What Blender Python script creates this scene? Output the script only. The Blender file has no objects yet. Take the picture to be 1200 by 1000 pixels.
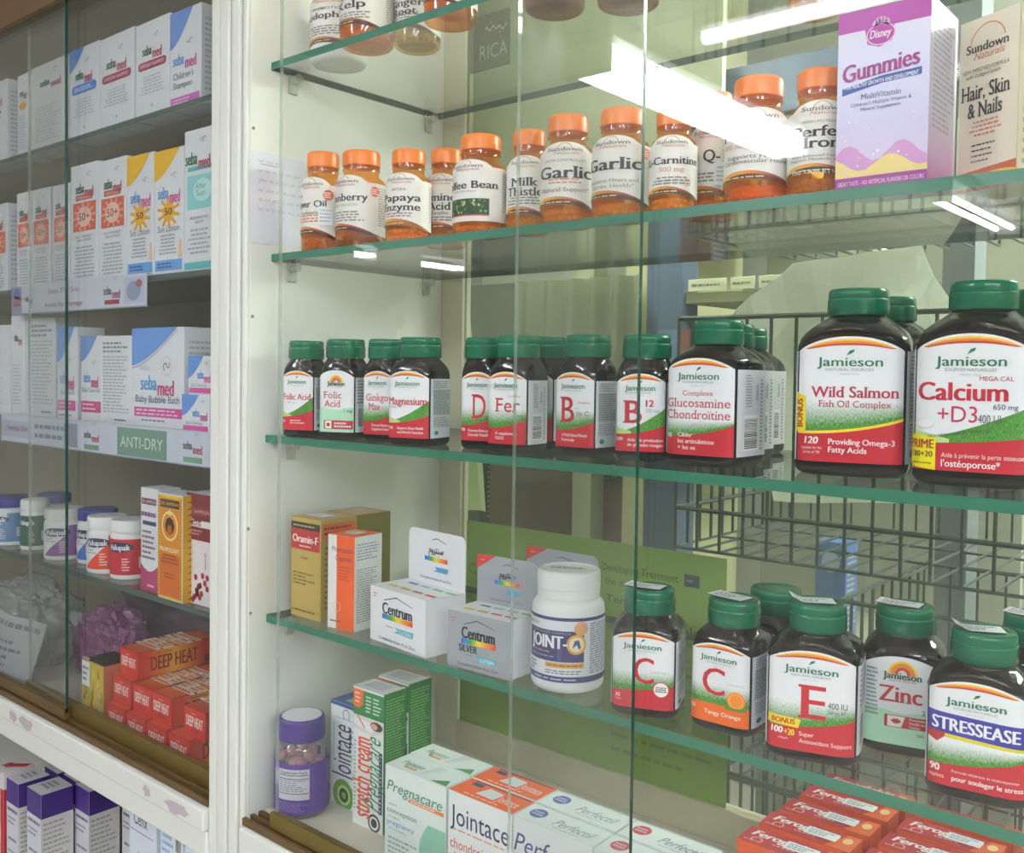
import bpy, bmesh, math, random
from mathutils import Vector, Matrix, noise

random.seed(7)
scene = bpy.context.scene
COL = scene.collection
PI = math.pi
R = math.radians

# ------------------------------------------------------------------ materials
def lin(c):
    return c / 12.92 if c <= 0.04045 else ((c + 0.055) / 1.055) ** 2.4

def rgb(h):
    h = h.lstrip('#')
    return tuple(lin(int(h[i:i + 2], 16) / 255) for i in (0, 2, 4)) + (1.0,)

MATS = {}

def new_mat(name):
    m = bpy.data.materials.new(name)
    m.use_nodes = True
    nt = m.node_tree
    for n in list(nt.nodes):
        nt.nodes.remove(n)
    out = nt.nodes.new('ShaderNodeOutputMaterial')
    return m, nt, out

def solid(hexcol, rough=0.45, spec=0.4, metal=0.0, noise_amt=0.0, noise_scale=30.0, bump=0.0):
    key = (hexcol, rough, spec, metal, noise_amt, noise_scale, bump)
    if key in MATS:
        return MATS[key]
    m, nt, out = new_mat('paint_' + hexcol.lstrip('#'))
    b = nt.nodes.new('ShaderNodeBsdfPrincipled')
    b.inputs['Base Color'].default_value = rgb(hexcol)
    b.inputs['Roughness'].default_value = rough
    b.inputs['Metallic'].default_value = metal
    b.inputs['Specular IOR Level'].default_value = spec
    if noise_amt or bump:
        tc = nt.nodes.new('ShaderNodeTexCoord')
        nz = nt.nodes.new('ShaderNodeTexNoise')
        nz.inputs['Scale'].default_value = noise_scale
        nz.inputs['Detail'].default_value = 4
        nt.links.new(tc.outputs['Object'], nz.inputs['Vector'])
        if noise_amt:
            mx = nt.nodes.new('ShaderNodeMix')
            mx.data_type = 'RGBA'
            c = rgb(hexcol)
            mx.inputs['A'].default_value = tuple(x * (1 - noise_amt) for x in c[:3]) + (1,)
            mx.inputs['B'].default_value = tuple(min(1, x * (1 + noise_amt)) for x in c[:3]) + (1,)
            nt.links.new(nz.outputs['Fac'], mx.inputs['Factor'])
            nt.links.new(mx.outputs['Result'], b.inputs['Base Color'])
        if bump:
            bp = nt.nodes.new('ShaderNodeBump')
            bp.inputs['Strength'].default_value = bump
            bp.inputs['Distance'].default_value = 0.01
            nt.links.new(nz.outputs['Fac'], bp.inputs['Height'])
            nt.links.new(bp.outputs['Normal'], b.inputs['Normal'])
    nt.links.new(b.outputs[0], out.inputs[0])
    MATS[key] = m
    return m

def clear_mat(name, tint, refl=0.045, rough=0.0, haze=0.0, haze_col=(0.6, 0.62, 0.6, 1)):
    """Thin clear sheet: transparent body with a mirror coat that grows towards grazing view, plus a dusty film."""
    if name in MATS:
        return MATS[name]
    m, nt, out = new_mat(name)
    tr = nt.nodes.new('ShaderNodeBsdfTransparent')
    tr.inputs[0].default_value = tint
    gl = nt.nodes.new('ShaderNodeBsdfGlossy')
    gl.inputs['Roughness'].default_value = rough
    lw = nt.nodes.new('ShaderNodeLayerWeight')
    lw.inputs['Blend'].default_value = 0.5
    pw = nt.nodes.new('ShaderNodeMath'); pw.operation = 'POWER'
    pw.inputs[1].default_value = 5
    mu = nt.nodes.new('ShaderNodeMath'); mu.operation = 'MULTIPLY_ADD'
    mu.inputs[1].default_value = 0.9
    mu.inputs[2].default_value = refl
    mx = nt.nodes.new('ShaderNodeMixShader')
    nt.links.new(lw.outputs['Facing'], pw.inputs[0])
    nt.links.new(pw.outputs[0], mu.inputs[0])
    nt.links.new(mu.outputs[0], mx.inputs[0])
    last = tr
    if haze:
        df = nt.nodes.new('ShaderNodeBsdfDiffuse')
        df.inputs[0].default_value = haze_col
        mh = nt.nodes.new('ShaderNodeMixShader')
        mh.inputs[0].default_value = haze
        nt.links.new(tr.outputs[0], mh.inputs[1])
        nt.links.new(df.outputs[0], mh.inputs[2])
        last = mh
    nt.links.new(last.outputs[0], mx.inputs[1])
    nt.links.new(gl.outputs[0], mx.inputs[2])
    nt.links.new(mx.outputs[0], out.inputs[0])
    MATS[name] = m
    return m

def emit_mat(name, col, s):
    m, nt, out = new_mat(name)
    e = nt.nodes.new('ShaderNodeEmission')
    e.inputs[0].default_value = col
    e.inputs[1].default_value = s
    nt.links.new(e.outputs[0], out.inputs[0])
    return m

def grass_mat(fade):
    """Printed grass photograph: mottled greens that (optionally) dissolve into the white label towards the top."""
    key = ('grass', fade)
    if key in MATS:
        return MATS[key]
    m, nt, out = new_mat('printed_grass')
    b = nt.nodes.new('ShaderNodeBsdfPrincipled')
    b.inputs['Roughness'].default_value = 0.4
    uv = nt.nodes.new('ShaderNodeUVMap'); uv.uv_map = 'art'
    mp = nt.nodes.new('ShaderNodeMapping')
    mp.inputs['Scale'].default_value = (900, 350, 1)
    nz = nt.nodes.new('ShaderNodeTexNoise'); nz.inputs['Scale'].default_value = 1.0
    nz.inputs['Detail'].default_value = 3
    cr = nt.nodes.new('ShaderNodeValToRGB')
    cr.color_ramp.elements[0].position = 0.3; cr.color_ramp.elements[0].color = rgb('#1f6a20')
    cr.color_ramp.elements[1].position = 0.75; cr.color_ramp.elements[1].color = rgb('#6db043')
    nt.links.new(uv.outputs[0], mp.inputs[0]); nt.links.new(mp.outputs[0], nz.inputs['Vector'])
    nt.links.new(nz.outputs['Fac'], cr.inputs[0])
    if fade:
        u2 = nt.nodes.new('ShaderNodeUVMap'); u2.uv_map = 'fade'
        sp = nt.nodes.new('ShaderNodeSeparateXYZ')
        ma = nt.nodes.new('ShaderNodeMath'); ma.operation = 'MULTIPLY_ADD'
        ma.inputs[1].default_value = 0.5; ma.inputs[2].default_value = -0.25
        ad = nt.nodes.new('ShaderNodeMath'); ad.operation = 'ADD'
        r2 = nt.nodes.new('ShaderNodeMapRange')
        r2.inputs['From Min'].default_value = 0.25; r2.inputs['From Max'].default_value = 0.95
        mx = nt.nodes.new('ShaderNodeMix'); mx.data_type = 'RGBA'
        nt.links.new(u2.outputs[0], sp.inputs[0])
        nt.links.new(nz.outputs['Fac'], ma.inputs[0])
        nt.links.new(sp.outputs['Y'], ad.inputs[0]); nt.links.new(ma.outputs[0], ad.inputs[1])
        nt.links.new(ad.outputs[0], r2.inputs['Value'])
        nt.links.new(r2.outputs[0], mx.inputs['Factor'])
        nt.links.new(cr.outputs[0], mx.inputs['A']); mx.inputs['B'].default_value = rgb('#e9ecee')
        nt.links.new(mx.outputs['Result'], b.inputs['Base Color'])
    else:
        nt.links.new(cr.outputs[0], b.inputs['Base Color'])
    nt.links.new(b.outputs[0], out.inputs[0])
    MATS[key] = m
    return m

def ramp_mat(name, stops, axis='X', rough=0.4):
    """A printed colour gradient running across a patch (its 'fade' map)."""
    key = ('ramp', name)
    if key in MATS:
        return MATS[key]
    m, nt, out = new_mat('printed_' + name)
    b = nt.nodes.new('ShaderNodeBsdfPrincipled'); b.inputs['Roughness'].default_value = rough
    u2 = nt.nodes.new('ShaderNodeUVMap'); u2.uv_map = 'fade'
    sp = nt.nodes.new('ShaderNodeSeparateXYZ')
    cr = nt.nodes.new('ShaderNodeValToRGB')
    el = cr.color_ramp.elements
    while len(el) < len(stops):
        el.new(0.5)
    for e, (p, c) in zip(el, stops):
        e.position = p; e.color = rgb(c)
    nt.links.new(u2.outputs[0], sp.inputs[0]); nt.links.new(sp.outputs[axis], cr.inputs[0])
    nt.links.new(cr.outputs[0], b.inputs['Base Color']); nt.links.new(b.outputs[0], out.inputs[0])
    MATS[key] = m
    return m

def mat_of(c):
    if isinstance(c, str):
        return solid(c)
    return c

GRASS_FADE = grass_mat(True)
GRASS = grass_mat(False)
ARC = ramp_mat('arc', [(0, '#f3d98a'), (0.2, '#f0a030'), (0.55, '#e07a28'), (0.85, '#c8402c'), (1, '#eddcd2')])
RAINBOW = ramp_mat('rainbow', [(0, '#2a55c8'), (0.1, '#2b8fe0'), (0.28, '#3aa845'), (0.5, '#f2d930'), (0.75, '#ef8a2a'), (1, '#dd3a2c')])
SWOOSH = ramp_mat('swoosh', [(0, '#f0d23a'), (0.4, '#e8a02c'), (0.7, '#b0402a'), (1, '#3a2430')])
GLASS = clear_mat('window_glass', (0.986, 0.992, 0.989, 1), refl=0.032, haze=0.009, haze_col=(0.64, 0.66, 0.64, 1))
GLASSEND = clear_mat('glass_end', (0.7, 0.8, 0.74, 1), refl=0.05, haze=0.3, haze_col=(0.6, 0.7, 0.64, 1))
SHELFGLASS = clear_mat('shelf_glass', (0.965, 0.982, 0.972, 1), refl=0.035, haze=0.025, haze_col=(0.6, 0.64, 0.6, 1))
REARGLASS = clear_mat('rear_glass', (0.955, 0.975, 0.93, 1), refl=0.03, haze=0.05, haze_col=(0.66, 0.7, 0.56, 1))
GLASSEDGE = solid('#357860', rough=0.25, spec=0.5)
GLASSEDGE_DARK = solid('#24483e', rough=0.25, spec=0.5)
AMBER = clear_mat('amber_plastic', (0.96, 0.62, 0.22, 1), refl=0.05, rough=0.04, haze=0.20, haze_col=(0.92, 0.34, 0.07, 1))
AMBER_DEEP = clear_mat('amber_plastic_deep', (0.8, 0.55, 0.4, 1), refl=0.05, rough=0.05, haze=0.5, haze_col=(0.5, 0.33, 0.3, 1))
AMBER_YELLOW = clear_mat('amber_plastic_yellow', (0.9, 0.72, 0.25, 1), refl=0.05, rough=0.05, haze=0.2, haze_col=(0.7, 0.5, 0.1, 1))
CLEARJAR = clear_mat('clear_plastic', (0.92, 0.92, 0.94, 1), refl=0.07, rough=0.05, haze=0.12, haze_col=(0.72, 0.68, 0.74, 1))
BROWN = solid('#161012', rough=0.09, spec=0.6)
CAPGREEN = solid('#0a6a49', rough=0.24, spec=0.5)
CAPORANGE = solid('#f0822a', rough=0.32, spec=0.5)
WHITEPL = solid('#e6e8e8', rough=0.35)
CREAM_WOOD = solid('#d9dbd4', rough=0.5, noise_amt=0.05, noise_scale=9)
WALL_CREAM = solid('#e4e1d6', rough=0.6, noise_amt=0.06, noise_scale=5)
BRASS = solid('#7d6a35', rough=0.35, spec=0.5, metal=0.6, noise_amt=0.15, noise_scale=40)
BROWNRAIL = solid('#5f4a2c', rough=0.5, noise_amt=0.15, noise_scale=30)
STICKER = solid('#e8ebf0', rough=0.5)
DARKWIRE = solid('#3b4a48', rough=0.4, spec=0.5)
INK = '#3d3d44'
GREY = '#9a9ca4'

# ------------------------------------------------------------------ lettering
_TXT = {}

def _raw_text(s):
    cu = bpy.data.curves.new('t', 'FONT')
    cu.body = s
    cu.resolution_u = 3
    ob = bpy.data.objects.new('t', cu)
    COL.objects.link(ob)
    dg = bpy.context.evaluated_depsgraph_get()
    ev = ob.evaluated_get(dg)
    me = ev.to_mesh()
    v = [(p.co.x, p.co.y) for p in me.vertices]
    f = [tuple(p.vertices) for p in me.polygons]
    ev.to_mesh_clear()
    bpy.data.objects.remove(ob)
    bpy.data.curves.remove(cu)
    return v, f

def _cap():
    v, f = _raw_text('H')
    return max(p[1] for p in v)

CAPH = _cap()

def text_geo(s, serif=False, bold=0.0):
    """Letters with a cap height of 1, as (points, faces). bold thickens horizontally; serif adds slab feet."""
    k = (s, serif, bold)
    if k in _TXT:
        return _TXT[k]
    v, f = _raw_text(s)
    v = [(x / CAPH, y / CAPH) for x, y in v]
    f = list(f)
    feet_v = []
    if serif and v:
        cnt = {}
        for fa in f:
            for i in range(len(fa)):
                e = (fa[i], fa[(i + 1) % len(fa)])
                # welded by position
                pa, pb = (round(v[e[0]][0], 4), round(v[e[0]][1], 4)), (round(v[e[1]][0], 4), round(v[e[1]][1], 4))
                kk = (min(pa, pb), max(pa, pb))
                cnt[kk] = cnt.get(kk, 0) + 1
        edges = [e for e, n in cnt.items() if n == 1]
        at = {}
        for a, b in edges:
            at.setdefault(a, []).append(b); at.setdefault(b, []).append(a)
        feet_v, feet_f = [], []
        levels = (0.0, 1.0, 0.745)
        ov, th = 0.10, 0.075
        for a, b in edges:
            if abs(a[1] - b[1]) > 0.01 or abs(a[0] - b[0]) < 0.03:
                continue
            lv = [q for q in levels if abs(a[1] - q) < 0.03]
            if not lv:
                continue
            up = 1 if lv[0] == 0.0 else -1
            for p, q in ((a, b), (b, a)):
                for o in at.get(p, []):
                    if o == q:
                        continue
                    dy = o[1] - p[1]
                    if abs(o[0] - p[0]) < 0.12 * abs(dy) and dy * up > 0.2:
                        sx = 1 if p[0] > q[0] else -1
                        n0 = len(feet_v)
                        x0, x1 = p[0] - sx * 0.02, p[0] + sx * ov
                        y0, y1 = p[1], p[1] + up * th
                        pts = [(x0, y0), (x1, y0), (x1, y1), (x0, y1)]
                        if sx * up < 0:
                            pts.reverse()
                        feet_v += pts
                        feet_f.append((n0, n0 + 1, n0 + 2, n0 + 3))
    parts = [(v, f)]
    if bold and v:
        for dx in ((-bold, bold) if bold < 0.07 else (-bold, -bold / 2, bold / 2, bold)):
            parts.append(([(x + dx, y) for x, y in v], f))
    if serif and v and feet_v:
        parts.append((feet_v, feet_f))
    _TXT[k] = parts
    return parts

class Art:
    """Flat print on a w x h panel (fractions 0..1), laid over a surface in thin layers."""
    def __init__(s, w, h, ox=0.0, oy=0.0):
        s.w, s.h, s.ox, s.oy = w, h, ox, oy
        s.items = []

    def P(s, u, v):
        return (s.ox + u * s.w, s.oy + v * s.h)

    def poly(s, pts, col, layer=1):
        p = [s.P(*q) for q in pts]
        s.items.append((p, [tuple(range(len(p)))], mat_of(col), layer))

    def rect(s, u0, v0, u1, v1, col, layer=1):
        s.poly([(u0, v0), (u1, v0), (u1, v1), (u0, v1)], col, layer)

    def ell(s, cu, cv, ru, rv, col, layer=2, n=20):
        s.poly([(cu + ru * math.cos(2 * PI * i / n), cv + rv * math.sin(2 * PI * i / n)) for i in range(n)], col, layer)

    def circ(s, cu, cv, r, col, layer=2, n=20):
        s.ell(cu, cv, r / s.w, r / s.h, col, layer, n)

    def ring(s, cu, cv, r0, r1, col, layer=2, n=24, a0=0, a1=360):
        for i in range(n):
            a, b = R(a0 + (a1 - a0) * i / n), R(a0 + (a1 - a0) * (i + 1) / n)
            s.poly([(cu + r0 / s.w * math.cos(a), cv + r0 / s.h * math.sin(a)), (cu + r1 / s.w * math.cos(a), cv + r1 / s.h * math.sin(a)),
                    (cu + r1 / s.w * math.cos(b), cv + r1 / s.h * math.sin(b)), (cu + r0 / s.w * math.cos(b), cv + r0 / s.h * math.sin(b))], col, layer)

    def strip(s, lo, hi, col, layer=2):
        """area between two polylines with the same number of points"""
        p = [s.P(*q) for q in lo] + [s.P(*q) for q in hi]
        n = len(lo)
        s.items.append((p, [(i, i + 1, n + i + 1, n + i) for i in range(n - 1)], mat_of(col), layer))

    def text(s, t, cu, cv, hv, col, wu=None, align='c', serif=False, bold=0.0, shear=0.0, rot=0.0, layer=6, maxw=None, slope=0.0):
        """t centred at (cu, cv); hv = cap height as a fraction of the panel height; wu = width as a fraction of the panel width"""
        parts = text_geo(t, serif, bold)
        if not parts[0][0]:
            return
        hm = hv * s.h
        xs = [q[0] for v, f in parts for q in v]
        x0, x1 = min(xs), max(xs)
        sx = hm
        if wu is not None:
            sx = wu * (s.w if not rot in (90, -90) else s.h) / (x1 - x0)
        if maxw is not None:
            mw = maxw * (s.w if not rot in (90, -90) else s.h)
            if (x1 - x0) * sx > mw:
                sx = mw / (x1 - x0)
        ax = {'c': (x0 + x1) / 2, 'l': x0, 'r': x1}[align]
        c, sn = math.cos(R(rot)), math.sin(R(rot))
        cx, cy = s.P(cu, cv)
        for k, (v, f) in enumerate(parts):
            out = []
            for x, y in v:
                X = (x - ax) * sx + shear * (y - 0.5) * hm
                Y = (y - 0.5) * hm + slope * X
                out.append((cx + X * c - Y * sn, cy + X * sn + Y * c))
            s.items.append((out, f, mat_of(col), layer + .3 * k))

    def lines(s, u0, v0, u1, v1, n, col=GREY, fill=0.45, ragged=0.35, centre=False, layer=4):
        """small print too fine to read: rows of short dashes like words"""
        rng = random.Random(int((u0 + v0 * 3 + u1 * 7 + v1 * 11 + n) * 1000))
        hh = (v1 - v0) / n
        for i in range(n):
            y = v1 - (i + 1) * hh + hh * (1 - fill) / 2
            e = u1 - (u1 - u0) * ragged * rng.random()
            off = (u1 - e) / 2 if centre else 0
            x = u0
            while x < e - 0.01:
                wl = min((0.05 + 0.13 * rng.random()) * (u1 - u0), e - x)
                s.rect(x + off, y, x + off + wl, y + hh * fill, col, layer)
                x += wl + 0.03 * (u1 - u0)

    def barcode(s, u0, v0, u1, v1, upright=True, col='#26262a', layer=4):
        s.rect(u0, v0, u1, v1, '#f2f2f2', layer - 1)
        rng = random.Random(5)
        x = 0.06
        while x < 0.93:
            wl = rng.choice((0.012, 0.02, 0.03))
            if upright:
                s.rect(u0 + (u1 - u0) * x, v0 + (v1 - v0) * .08, u0 + (u1 - u0) * (x + wl), v1 - (v1 - v0) * .04, col, layer)
            else:
                s.rect(u0 + (u1 - u0) * .04, v0 + (v1 - v0) * x, u1 - (u1 - u0) * .08, v0 + (v1 - v0) * (x + wl), col, layer)
            x += wl + rng.choice((0.014, 0.024))

LAYER = 0.00009

def add_art(bm, mats, arts, mapping, cuts=(), vcuts=()):
    """lay the prints of arts on a surface through mapping(u, v, lift) -> point"""
    tmp = bmesh.new()
    ul = tmp.loops.layers.uv.new('art')
    fl = tmp.loops.layers.uv.new('fade')
    for art in arts:
        for pts, faces, m, layer in art.items:
            if m not in mats:
                mats.append(m)
            mi = mats.index(m)
            xs = [p[0] for p in pts]; ys = [p[1] for p in pts]
            x0, x1, y0, y1 = min(xs), max(xs), min(ys), max(ys)
            dx, dy = max(x1 - x0, 1e-9), max(y1 - y0, 1e-9)
            vs = [tmp.verts.new((p[0], p[1], layer)) for p in pts]
            n = len(pts)
            isstrip = len(faces) > 1 and all(len(q) == 4 for q in faces) and n == 2 * len(faces) + 2
            for fa in faces:
                try:
                    fc = tmp.faces.new([vs[i] for i in fa])
                except ValueError:
                    continue
                fc.material_index = mi
                for lp, i in zip(fc.loops, fa):
                    lp[ul].uv = pts[i]
                    lp[fl].uv = ((pts[i][0] - x0) / dx, (0.0 if i < n // 2 else 1.0) if isstrip else (pts[i][1] - y0) / dy)
    for c in cuts:
        bmesh.ops.bisect_plane(tmp, geom=tmp.verts[:] + tmp.edges[:] + tmp.faces[:], plane_co=(c, 0, 0), plane_no=(1, 0, 0), dist=1e-7)
    for c in vcuts:
        bmesh.ops.bisect_plane(tmp, geom=tmp.verts[:] + tmp.edges[:] + tmp.faces[:], plane_co=(0, c, 0), plane_no=(0, 1, 0), dist=1e-7)
    for fc in tmp.faces:
        fc.normal_update()
    flip = [fc for fc in tmp.faces if fc.normal.z < 0]
    if flip:
        bmesh.ops.reverse_faces(tmp, faces=flip)
    u2 = bm.loops.layers.uv.get('art') or bm.loops.layers.uv.new('art')
    f2 = bm.loops.layers.uv.get('fade') or bm.loops.layers.uv.new('fade')
    vm = {}
    for v in tmp.verts:
        vm[v] = bm.verts.new(mapping(v.co.x, v.co.y, v.co.z * LAYER))
    for fc in tmp.faces:
        try:
            nf = bm.faces.new([vm[v] for v in fc.verts])
        except ValueError:
            continue
        nf.material_index = fc.material_index
        for la, lb in zip(fc.loops, nf.loops):
            lb[u2].uv = la[ul].uv; lb[f2].uv = la[fl].uv
    tmp.free()

# ------------------------------------------------------------------ objects
def mesh_obj(name, bm, mats, parent=None, smooth=None):
    me = bpy.data.meshes.new(name)
    bm.to_mesh(me)
    bm.free()
    for m in mats:
        me.materials.append(m)
    if smooth is not None:
        for p in me.polygons:
            p.use_smooth = True
        me.set_sharp_from_angle(angle=R(smooth))
    o = bpy.data.objects.new(name, me)
    COL.objects.link(o)
    if parent is not None:
        o.parent = parent
    return o

def tag(o, label=None, cat=None, group=None, kind=None):
    if label: o['label'] = label
    if cat: o['category'] = cat
    if group: o['group'] = group
    if kind: o['kind'] = kind
    return o

def thing(name, label, cat, loc=(0, 0, 0), rot=0.0, group=None):
    o = bpy.data.objects.new(name, None)
    o.empty_display_size = 0.02
    COL.objects.link(o)
    o.location = loc
    o.rotation_euler = (0, 0, R(rot))
    return tag(o, label, cat, group)

def copy_thing(src, loc, rot, label, group=None):
    c = src.copy(); COL.objects.link(c)
    c.location = loc; c.rotation_euler = (0, 0, R(rot))
    c['label'] = label
    if group: c['group'] = group
    for ch in src.children:
        k = ch.copy(); COL.objects.link(k); k.parent = c
        for g in ch.children:
            q = g.copy(); COL.objects.link(q); q.parent = k
    return c

def box(bm, x0, y0, z0, x1, y1, z1, mi=0, bevel=0.0):
    vs = [bm.verts.new(p) for p in ((x0, y0, z0), (x1, y0, z0), (x1, y1, z0), (x0, y1, z0), (x0, y0, z1), (x1, y0, z1), (x1, y1, z1), (x0, y1, z1))]
    fs = []
    for q in ((0, 3, 2, 1), (4, 5, 6, 7), (0, 1, 5, 4), (1, 2, 6, 5), (2, 3, 7, 6), (3, 0, 4, 7)):
        f = bm.faces.new([vs[i] for i in q]); f.material_index = mi; fs.append(f)
    if bevel:
        es = list({e for f in fs for e in f.edges})
        r = bmesh.ops.bevel(bm, geom=es, offset=bevel, segments=2, affect='EDGES', profile=0.5)
        for f in r['faces']:
            f.material_index = mi
    return fs

def rod(bm, p, q, r, n=6, mi=0):
    p, q = Vector(p), Vector(q)
    d = (q - p).normalized()
    a = d.orthogonal().normalized(); b = d.cross(a)
    r0 = [bm.verts.new(p + (a * math.cos(2 * PI * i / n) + b * math.sin(2 * PI * i / n)) * r) for i in range(n)]
    r1 = [bm.verts.new(q + (a * math.cos(2 * PI * i / n) + b * math.sin(2 * PI * i / n)) * r) for i in range(n)]
    for i in range(n):
        f = bm.faces.new((r0[i], r0[(i + 1) % n], r1[(i + 1) % n], r1[i])); f.material_index = mi
    bm.faces.new(r0[::-1]).material_index = mi
    bm.faces.new(r1).material_index = mi

def loft(bm, rings, mi=0, close_bottom=True, close_top=True):
    """rings: list of lists of points, bottom to top"""
    vs = [[bm.verts.new(p) for p in ring] for ring in rings]
    n = len(vs[0])
    for a, b in zip(vs, vs[1:]):
        for i in range(n):
            f = bm.faces.new((a[i], a[(i + 1) % n], b[(i + 1) % n], b[i])); f.material_index = mi
    if close_bottom:
        bm.faces.new(vs[0][::-1]).material_index = mi
    if close_top:
        bm.faces.new(vs[-1]).material_index = mi

def circle(r, z, n=40, cx=0, cy=0):
    return [(cx + r * math.cos(2 * PI * i / n), cy + r * math.sin(2 * PI * i / n), z) for i in range(n)]

def sellipse(a, z, e, n=56):
    out = []
    for i in range(n):
        t = 2 * PI * (i + .5) / n
        c, s = math.cos(t), math.sin(t)
        out.append((a * math.copysign(abs(c) ** (2 / e), c), a * math.copysign(abs(s) ** (2 / e), s), z))
    return out

class Wrap:
    """u runs along the outline of an upright bottle (u = 0 at the middle of its front, -Y), v is the height"""
    def __init__(s, a, e, off=0.0004):
        N = 1600
        pts = []
        for i in range(N + 1):
            t = 2 * PI * i / N - PI * 1.5
            c, sn = math.cos(t), math.sin(t)
            pts.append(Vector((a * math.copysign(abs(c) ** (2 / e), c), a * math.copysign(abs(sn) ** (2 / e), sn))))
        L = [0.0]
        for p, q in zip(pts, pts[1:]):
            L.append(L[-1] + (q - p).length)
        s.pts, s.L, s.off = pts, L, off
        s.mid = L[N // 2]
        s.per = L[-1]

    def __call__(s, u, v, lift):
        import bisect
        x = s.mid + u
        i = min(max(bisect.bisect_right(s.L, x) - 1, 0), len(s.L) - 2)
        a, b = s.pts[i], s.pts[i + 1]
        seg = s.L[i + 1] - s.L[i]
        k = (x - s.L[i]) / seg if seg > 1e-12 else 0
        p = a.lerp(b, k)
        i0, i1 = max(i - 3, 0), min(i + 4, len(s.pts) - 1)
        d = (s.pts[i1] - s.pts[i0]).normalized()
        n = Vector((d.y, -d.x))
        p = p + n * (s.off + lift)
        return (p.x, p.y, v)

# ------------------------------------------------------------------ black supplement bottles with green caps
JGREEN = '#1c7650'
RED = '#c22434'

def arch(u, lo, hi):
    """label top edge over the front panel, u in 0..1"""
    t = (u - 0.5) * 2
    return lo + (hi - lo) * (1 - abs(t) ** 2.2) if abs(t) <= 1 else lo

def jam_brand(a, cv=0.815, old=False, french=False):
    a.text('Jamieson', 0.5, cv, 0.07, JGREEN, wu=0.60, bold=0.02, layer=7)
    a.poly([(0.47, cv + .048), (0.535, cv + .075), (0.545, cv + .098), (0.50, cv + .088)], JGREEN, 7)
    a.text('SOURCES NATURELLES' if french else 'NATURAL SOURCES', 0.5, cv - .062, 0.021, '#8d9a98', wu=0.44, layer=7)
    a.text('SINCE 1922', 0.5, cv - .098, 0.014, '#b4bcc0', wu=0.18, layer=7)

def jam_front(a, spec):
    N = 24
    us = [i / N for i in range(N + 1)]
    lo = spec.get('lo', 0.885)
    a.strip([(u, 0.0) for u in us], [(u, arch(u, lo, 1.0)) for u in us], '#e9ebef', 1)
    acc = spec.get('accent', RED)
    if spec.get('old'):
        a.strip([(u, 0.0) for u in us], [(u, 0.38 + .02 * math.sin(u * 9)) for u in us], '#b4e2c4', 2)
        a.ring(.52, .80, a.w * .10, a.w * .16, '#e08a2c', 4, a0=0, a1=180)
        a.ring(.52, .80, a.w * .06, a.w * .10, '#c8402c', 4, a0=0, a1=180)
        a.ring(.52, .80, a.w * .16, a.w * .19, '#f0c840', 4, a0=0, a1=180)
        a.text('Jamieson', .52, .785, .075, '#1a5a3c', wu=.5, serif=True, bold=.05, layer=7)
        a.text('Natural Sources', .52, .73, .02, '#b03030', wu=.34, layer=7)
    else:
        band = [i / N for i in range(2, N - 1)]
        th = lambda u: 0.052 * max(0.05, math.sin(PI * (u - 2 / N) / (1 - 4 / N)) ** 0.5)
        yo = lambda u: arch(u, lo, 1.0) - 0.018
        mid = lambda u, k: yo(u) - th(u) * k
        a.strip([(u, mid(u, 1)) for u in band], [(u, mid(u, .66)) for u in band], '#c23a34', 3)
        a.strip([(u, mid(u, .66)) for u in band], [(u, mid(u, .3)) for u in band], '#e68a2c', 3)
        a.strip([(u, mid(u, .3)) for u in band], [(u, mid(u, 0)) for u in band], '#f2c552', 3)
        jam_brand(a, spec.get('brand', 0.815), french=spec.get('french', False))
        top = spec.get('grass', 0.50)
        rl = lambda u: spec.get('r0', 0.22) + spec.get('rise', 0.12) * u ** 2.2
        if spec.get('leaf'):
            a.strip([(u, rl(u) - .01) for u in us], [(u, rl(u) + .02 + .20 * u ** 1.3) for u in us], GRASS, 2)
            a.strip([(u, rl(u) - .01) for u in us[:9]], [(u, rl(u) + .10 - .22 * u) for u in us[:9]], '#b9d98a', 3)
        else:
            a.strip([(u, rl(u) - .01) for u in us], [(u, top) for u in us], GRASS_FADE, 2)
        a.strip([(u, 0.0) for u in us], [(u, rl(u)) for u in us], acc, 4)
        if spec.get('swoosh'):
            a.strip([(u, rl(u)) for u in us], [(u, rl(u) + .022) for u in us], '#f2d42c', 5)
    for t in spec.get('texts', ()):
        a.text(*t[:5], **(t[5] if len(t) > 5 else {}))
    for f in spec.get('extra', ()):
        f(a)

def jam_side(a, kind, gap):
    """the printed panel round the corner"""
    a.rect(gap, 0, 1, 0.885, '#d9dce2', 1)
    if kind == 'bar':
        a.barcode(.16, .06, .62, .42, upright=False, layer=5)
        a.lines(.68, .05, .76, .8, 20, '#6a6c74', layer=5)
        a.text('Direct.', .55, .66, .06, '#444850', rot=90, wu=.16, layer=5)
        a.lines(.2, .5, .42, .84, 12, '#8a8c94', layer=5)
    elif kind == 'tall':
        a.barcode(.10, .06, .42, .40, upright=True, layer=5)
        a.lines(.08, .46, .95, .85, 8, '#7c7e88', layer=5)
    else:
        a.lines(.1, .74, .95, .86, 4, '#84868e', layer=5)
        a.rect(.08, .34, .95, .73, '#b9c4c4', 3)
        a.lines(.1, .36, .93, .72, 12, '#7b8688', layer=5)
        a.lines(.1, .16, .93, .32, 6, '#90929a', layer=5)
        a.ell(.22, .08, .09, .032, '#2f8a4c', 5)

def T(s, u, v, h, col=RED, **k):
    return (s, u, v, h, col, k)

def red_small(*rows, u=.34, v=.15, col='#f4e6e6', maxw=.62, h=.042, step=.062):
    return [T(r, u, v - i * step, h, col, align='l', bold=.03, maxw=maxw) for i, r in enumerate(rows)]

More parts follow.
